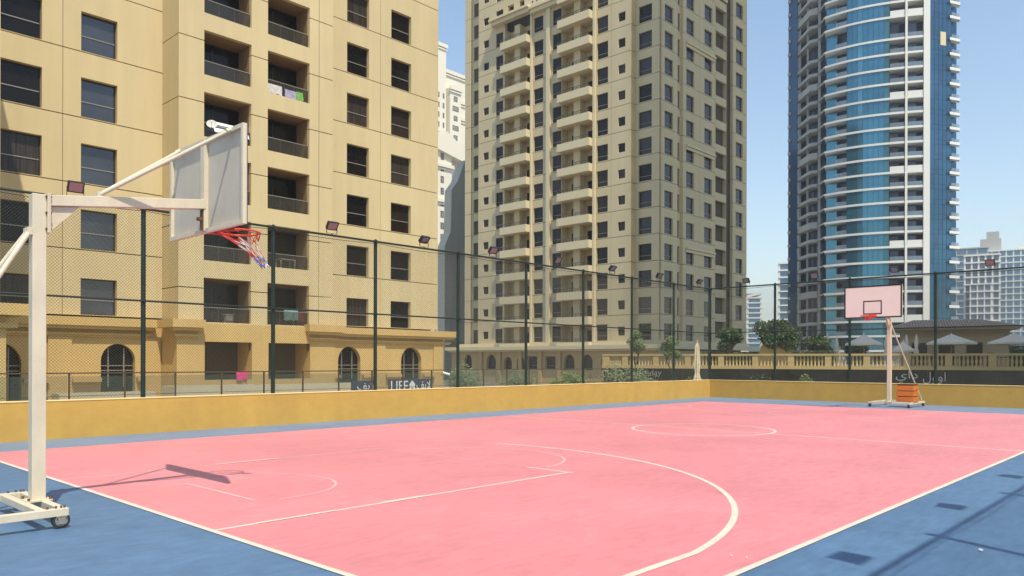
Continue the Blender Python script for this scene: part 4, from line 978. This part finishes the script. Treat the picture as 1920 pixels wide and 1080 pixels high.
def closed_parasol(base, rz, h, label, m, r=.20, seed=1, group=None):
    t = thing('closed_parasol', label, 'parasol', base, rz, group); rnd = random.Random(seed)
    mb = MB(); mb.tube((0,0,0), (0,0,h), .03, 8); mb.tube((0,0,h), (0,0,h+.12), .035, 8, .01); mb.build('pole', M[m], t, local=True)
    mb = MB(); n = 16; prof = ((h-.02,.03),(h-.25,r*.55),(h*.72,r*.85),(h*.60,r*.6),(h*.5,r*1.05),(h*.40,r*.95))
    vs = []
    for j, (z, rr) in enumerate(prof):
        for i in range(n):
            a = 2*math.pi*i/n; q_ = rr*(1.0 if i % 2 else .55)*(1+rnd.uniform(-.12,.12)); vs.append((q_*math.cos(a), q_*math.sin(a), z-(rnd.uniform(0,.18) if j == len(prof)-1 else 0)))
    mb.add(vs, [(j*n+i, j*n+(i+1) % n, (j+1)*n+(i+1) % n, (j+1)*n+i) for j in range(len(prof)-1) for i in range(n)])
    mb.build('folded_canopy', M[m], t, local=True)
for i, (x, y, zt, lab) in enumerate(((21.5, 7, 4.6, 'closed white parasol right of the dark round tree'), (22.35, 7, 4.3, 'closed white parasol left of the open white one'), (26.8, 7, 4.35, 'closed white parasol just left of the far hoop pole'), (28.6, 8.5, 4.45, 'closed white parasol behind the small open parasol'), (29.4, 7, 4.4, 'closed white parasol left of the pavilion wall'))):
    closed_parasol(tloc(x, y, 1.30), ER, zt-1.3, lab, 'canvas', .22, 3+i, 'closed parasols on the terrace')
closed_parasol((40.2, 22.85, -1.6), 0, 4.5, 'tall closed cream parasol behind the court corner', 'canvas_cream', .24, 9)
# low walls, planters and bits on the terrace
mb = MB(); mb.prism([(15.3, 1.3), (18.6, 1.3), (18.4, 3.4), (15.6, 3.4)], 'y', 3.0, 4.6)
o = mb.build('terrace_kiosk', M['bal_ochre'], None, at=tloc(0,0,0), local=True); o.rotation_euler = (0,0,ER); tag(o, 'ochre tapered planter block under the large dark round tree', 'planter')
for (x, y, w, lab) in ((25.3, 9.5, 1.6, 'dark table set under the left open parasol'), (32.0, 8.0, 2.6, 'dark dining set under the large open parasol'), (36.6, 8.0, 2.4, 'dark dining set at the right under the edge parasol')):
    t = T('dining_set', lab, 'dining set', x, y, 1.30, 'dining sets under the parasols')
    mb = MB(); mb.box(-w/2, w/2, -.5, .5, .9, .97); mb.build('table_top', M['frame'], t, local=True)
    for a in (-w/2+.1, w/2-.1):
        mb = MB(); mb.box(a-.05, a+.05, -.4, .4, 0, .9); mb.build('trestle', M['frame'], t, local=True)
        mb = MB(); mb.box(a-.3, a+.3, -1.1, -.7, .4, .5); mb.box(a-.3, a+.3, -1.15, -1.08, .5, 1.35)
        for q_ in (-.26, .26): mb.box(a+q_-.03, a+q_+.03, -1.1, -1.04, 0, .4); mb.box(a+q_-.03, a+q_+.03, -.76, -.7, 0, .4)
        mb.build('chair', M['frame'], t, local=True)

# ------------------------------------------------------------------ trees, bushes, hedges
def leaves(mb, blobs, n, size, rnd, hollow=.35):
    tot = sum(b[3]*b[4]*b[5] for b in blobs)
    for (cx, cy, cz, rx, ry, rz) in blobs:
        for _ in range(int(n*rx*ry*rz/tot)+8):
            while True:
                d = Vector((rnd.uniform(-1,1), rnd.uniform(-1,1), rnd.uniform(-1,1)))
                if hollow < d.length < 1.0: break
            d = d*(1+rnd.uniform(-.08, .14)); c = Vector((cx+d.x*rx, cy+d.y*ry, cz+d.z*rz))
            u = Vector((rnd.gauss(0,1), rnd.gauss(0,1), rnd.gauss(0,1))).normalized(); v = u.orthogonal().normalized(); s = size*rnd.uniform(.6, 1.3)
            mb.k = 1 if rnd.random() < .3 else 0
            mb.add([c-u*s, c+v*s*.5, c+u*s, c-v*s*.5], [(0,1,2,3)])
    mb.k = 0
def tree(base, h, r, n, size, label, mats, seed, rz=0, trunk=.42, cat='tree', flat=.8, limbs=7, name='tree', group=None, tw=.045):
    rnd = random.Random(seed); t = thing(name, label, cat, base, rz, group)
    mb = MB(); th = h*trunk; pts = [Vector((0,0,0)), Vector((rnd.uniform(-.06,.06)*h, 0, th*.55)), Vector((rnd.uniform(-.08,.08)*h, rnd.uniform(-.05,.05)*h, th))]
    w = tw*h; mb.tube(pts[0], pts[1], w, 8, w*.8); mb.tube(pts[1], pts[2], w*.8, 8, w*.6)
    blobs = []
    for i in range(limbs):
        a = 2*math.pi*i/limbs+rnd.uniform(-.4,.4); rr = r*rnd.uniform(.35,.72); z = th+(h-th)*rnd.uniform(.25,.75)
        e = Vector((rr*math.cos(a), rr*math.sin(a), z)); mb.tube(pts[2], e, w*.45, 6, w*.15)
        s = r*rnd.uniform(.34,.52); blobs.append((e.x, e.y, e.z, s, s, s*flat))
    blobs.append((0, 0, h-r*.42*flat, r*.5, r*.5, r*.42*flat)); blobs.append((0, 0, th+(h-th)*.45, r*.55, r*.55, r*.4*flat))
    mb.build('trunk', M['trunk'], t, local=True)
    mb = MB(); leaves(mb, blobs, n, size, rnd); mb.build('crown', [M[mats[0]], M[mats[1]]], t, local=True)
    return t
tree(tloc(12.6, 3, 1.3), 3.95, 1.55, 2600, .13, 'dark bushy tree on the terrace right of the court corner post', ('leaf_dark', 'leaf_mid'), 11, ER, .36)
tree(tloc(17.25, 3.8, 1.9), 4.15, 2.35, 9000, .14, 'largest dark round tree left of the glass tower foot', ('leaf_dark', 'leaf_mid'), 12, ER, .24, limbs=11)
tree(tloc(20.8, 5, 1.3), 3.2, 1.45, 2600, .13, 'dark low tree behind the closed parasols', ('leaf_dark', 'leaf_mid'), 13, ER, .25)
tree(tloc(6.15, -8, -1.6), 6.2, .95, 1500, .13, 'thin light green young tree left behind the balustrade corner', ('leaf_pale', 'leaf_mid'), 14, ER, .62, tw=.012)
tree(tloc(8.1, -3, -1.6), 5.8, .95, 1400, .13, 'slim dark green young tree in front of the balustrade', ('leaf_mid', 'leaf_pale'), 15, ER, .60, tw=.012)
tree(tloc(23.8, 16, 1.3), 2.9, 1.6, 2000, .13, 'dark tree behind the open white parasol', ('leaf_dark', 'leaf_mid'), 16, ER, .3)
def bush(base, w, h, n, size, label, mats, seed, group='bushes behind the long fence'):
    rnd = random.Random(seed); t = thing('bush', label, 'bush', base, 0, group)
    bl_ = [(rnd.uniform(-.5,.5)*w, rnd.uniform(-.3,.3)*w, h*rnd.uniform(.35,.6), w*rnd.uniform(.28,.42), w*.3, h*rnd.uniform(.3,.42)) for _ in range(5)]+[(0,0,h*.35,w*.5,w*.4,h*.35), (rnd.uniform(-.2,.2)*w, 0, h*.7, w*.25, w*.25, h*.3)]
    mb = MB()
    for b in bl_: mb.tube((0,0,0), (b[0], b[1], b[2]), .03, 5, .01)
    mb.build('stems', M['trunk'], t, local=True)
    mb = MB(); leaves(mb, bl_, n, size, rnd, .2); mb.build('crown', [M[mats[0]], M[mats[1]]], t, local=True)
bush((38.3, 40.2, -.9), 2.3, 2.6, 2400, .10, 'tall grey green bush at the left foot of the beige tower', ('leaf_grey', 'leaf_mid'), 21)
bush((44.0, 40.7, -1.2), 2.4, 2.35, 2000, .10, 'leafy bush below the left balcony stack', ('leaf_mid', 'leaf_grey'), 22)
bush((46.0, 38.6, -1.2), 1.5, 1.7, 900, .10, 'small bush between the two larger ones', ('leaf_mid', 'leaf_pale'), 23)
bush((48.0, 38.2, -1.2), 2.6, 2.45, 2200, .10, 'bright green bush below the right balcony stack', ('leaf_mid', 'leaf_pale'), 24)
bush((48.5, 34.0, -1.2), 3.2, 2.9, 3200, .10, 'large pale grey bush at the left end of the balustrade', ('leaf_grey', 'leaf_pale'), 25)
bush((50.5, 33.2, -1.2), 2.6, 2.3, 2000, .10, 'grey green bush in front of the white shop lettering', ('leaf_grey', 'leaf_mid'), 26)
bush((43.5, 25.2, -1.2), 2.2, 2.1, 1500, .09, 'sparse green shrub left of the tall cream parasol', ('leaf_mid', 'leaf_grey'), 27)
bush((47.5, 22.8, -1.2), 2.0, 2.1, 1300, .09, 'sparse shrub right of the corner post', ('leaf_mid', 'leaf_dark'), 28)
bush((50.5, 20.6, -1.2), 1.6, 2.2, 1000, .09, 'small light green shrub behind the far fence', ('leaf_mid', 'leaf_pale'), 29)
for (x0, x1, y, h, lab, sd) in ((9.5, 15.2, 5, 1.45, 'clipped green hedge behind the left part of the balustrade', 31), (18.6, 22.5, 2.5, 1.5, 'clipped dark hedge under the low dark tree', 32), (36.5, 42, 3.5, 1.9, 'dark clipped hedge at the right edge behind the balustrade', 33)):
    rnd = random.Random(sd); mb = MB()
    for _ in range(2200):
        c = Vector((rnd.uniform(x0, x1), y+rnd.uniform(-.5,.5), 1.3+h*rnd.random()**.6+rnd.uniform(0,.06))); u = Vector((rnd.gauss(0,1), rnd.gauss(0,1), rnd.gauss(0,1))).normalized(); v = u.orthogonal().normalized(); s = .11
        mb.k = int(rnd.random() < .3); mb.add([c-u*s, c+v*s*.5, c+u*s, c-v*s*.5], [(0,1,2,3)])
    mb.k = 0; mb.box(x0+.1, x1-.1, y-.38, y+.38, 1.3, 1.3+h*.85)
    o = mb.build('hedge', [M['leaf_dark'], M['leaf_mid']], None, at=tloc(0,0,0), local=True); o.rotation_euler = (0,0,ER); tag(o, lab, 'hedge', 'clipped hedges on the terrace')

# ------------------------------------------------------------------ summer haze over the city
hz = bpy.data.materials.new('haze_air'); hz.use_nodes = True; hn = hz.node_tree; hn.nodes.clear()
pv_ = hn.nodes.new('ShaderNodeVolumePrincipled'); pv_.inputs['Color'].default_value = (.88, .93, 1, 1); pv_.inputs['Density'].default_value = .00042; pv_.inputs['Anisotropy'].default_value = .2
oo = hn.nodes.new('ShaderNodeOutputMaterial'); hn.links.new(pv_.outputs[0], oo.inputs['Volume'])
mb = MB(); mb.box(-1600, 2600, -1600, 2600, -2.6, 176); tag(mb.build('haze', hz), kind='stuff')
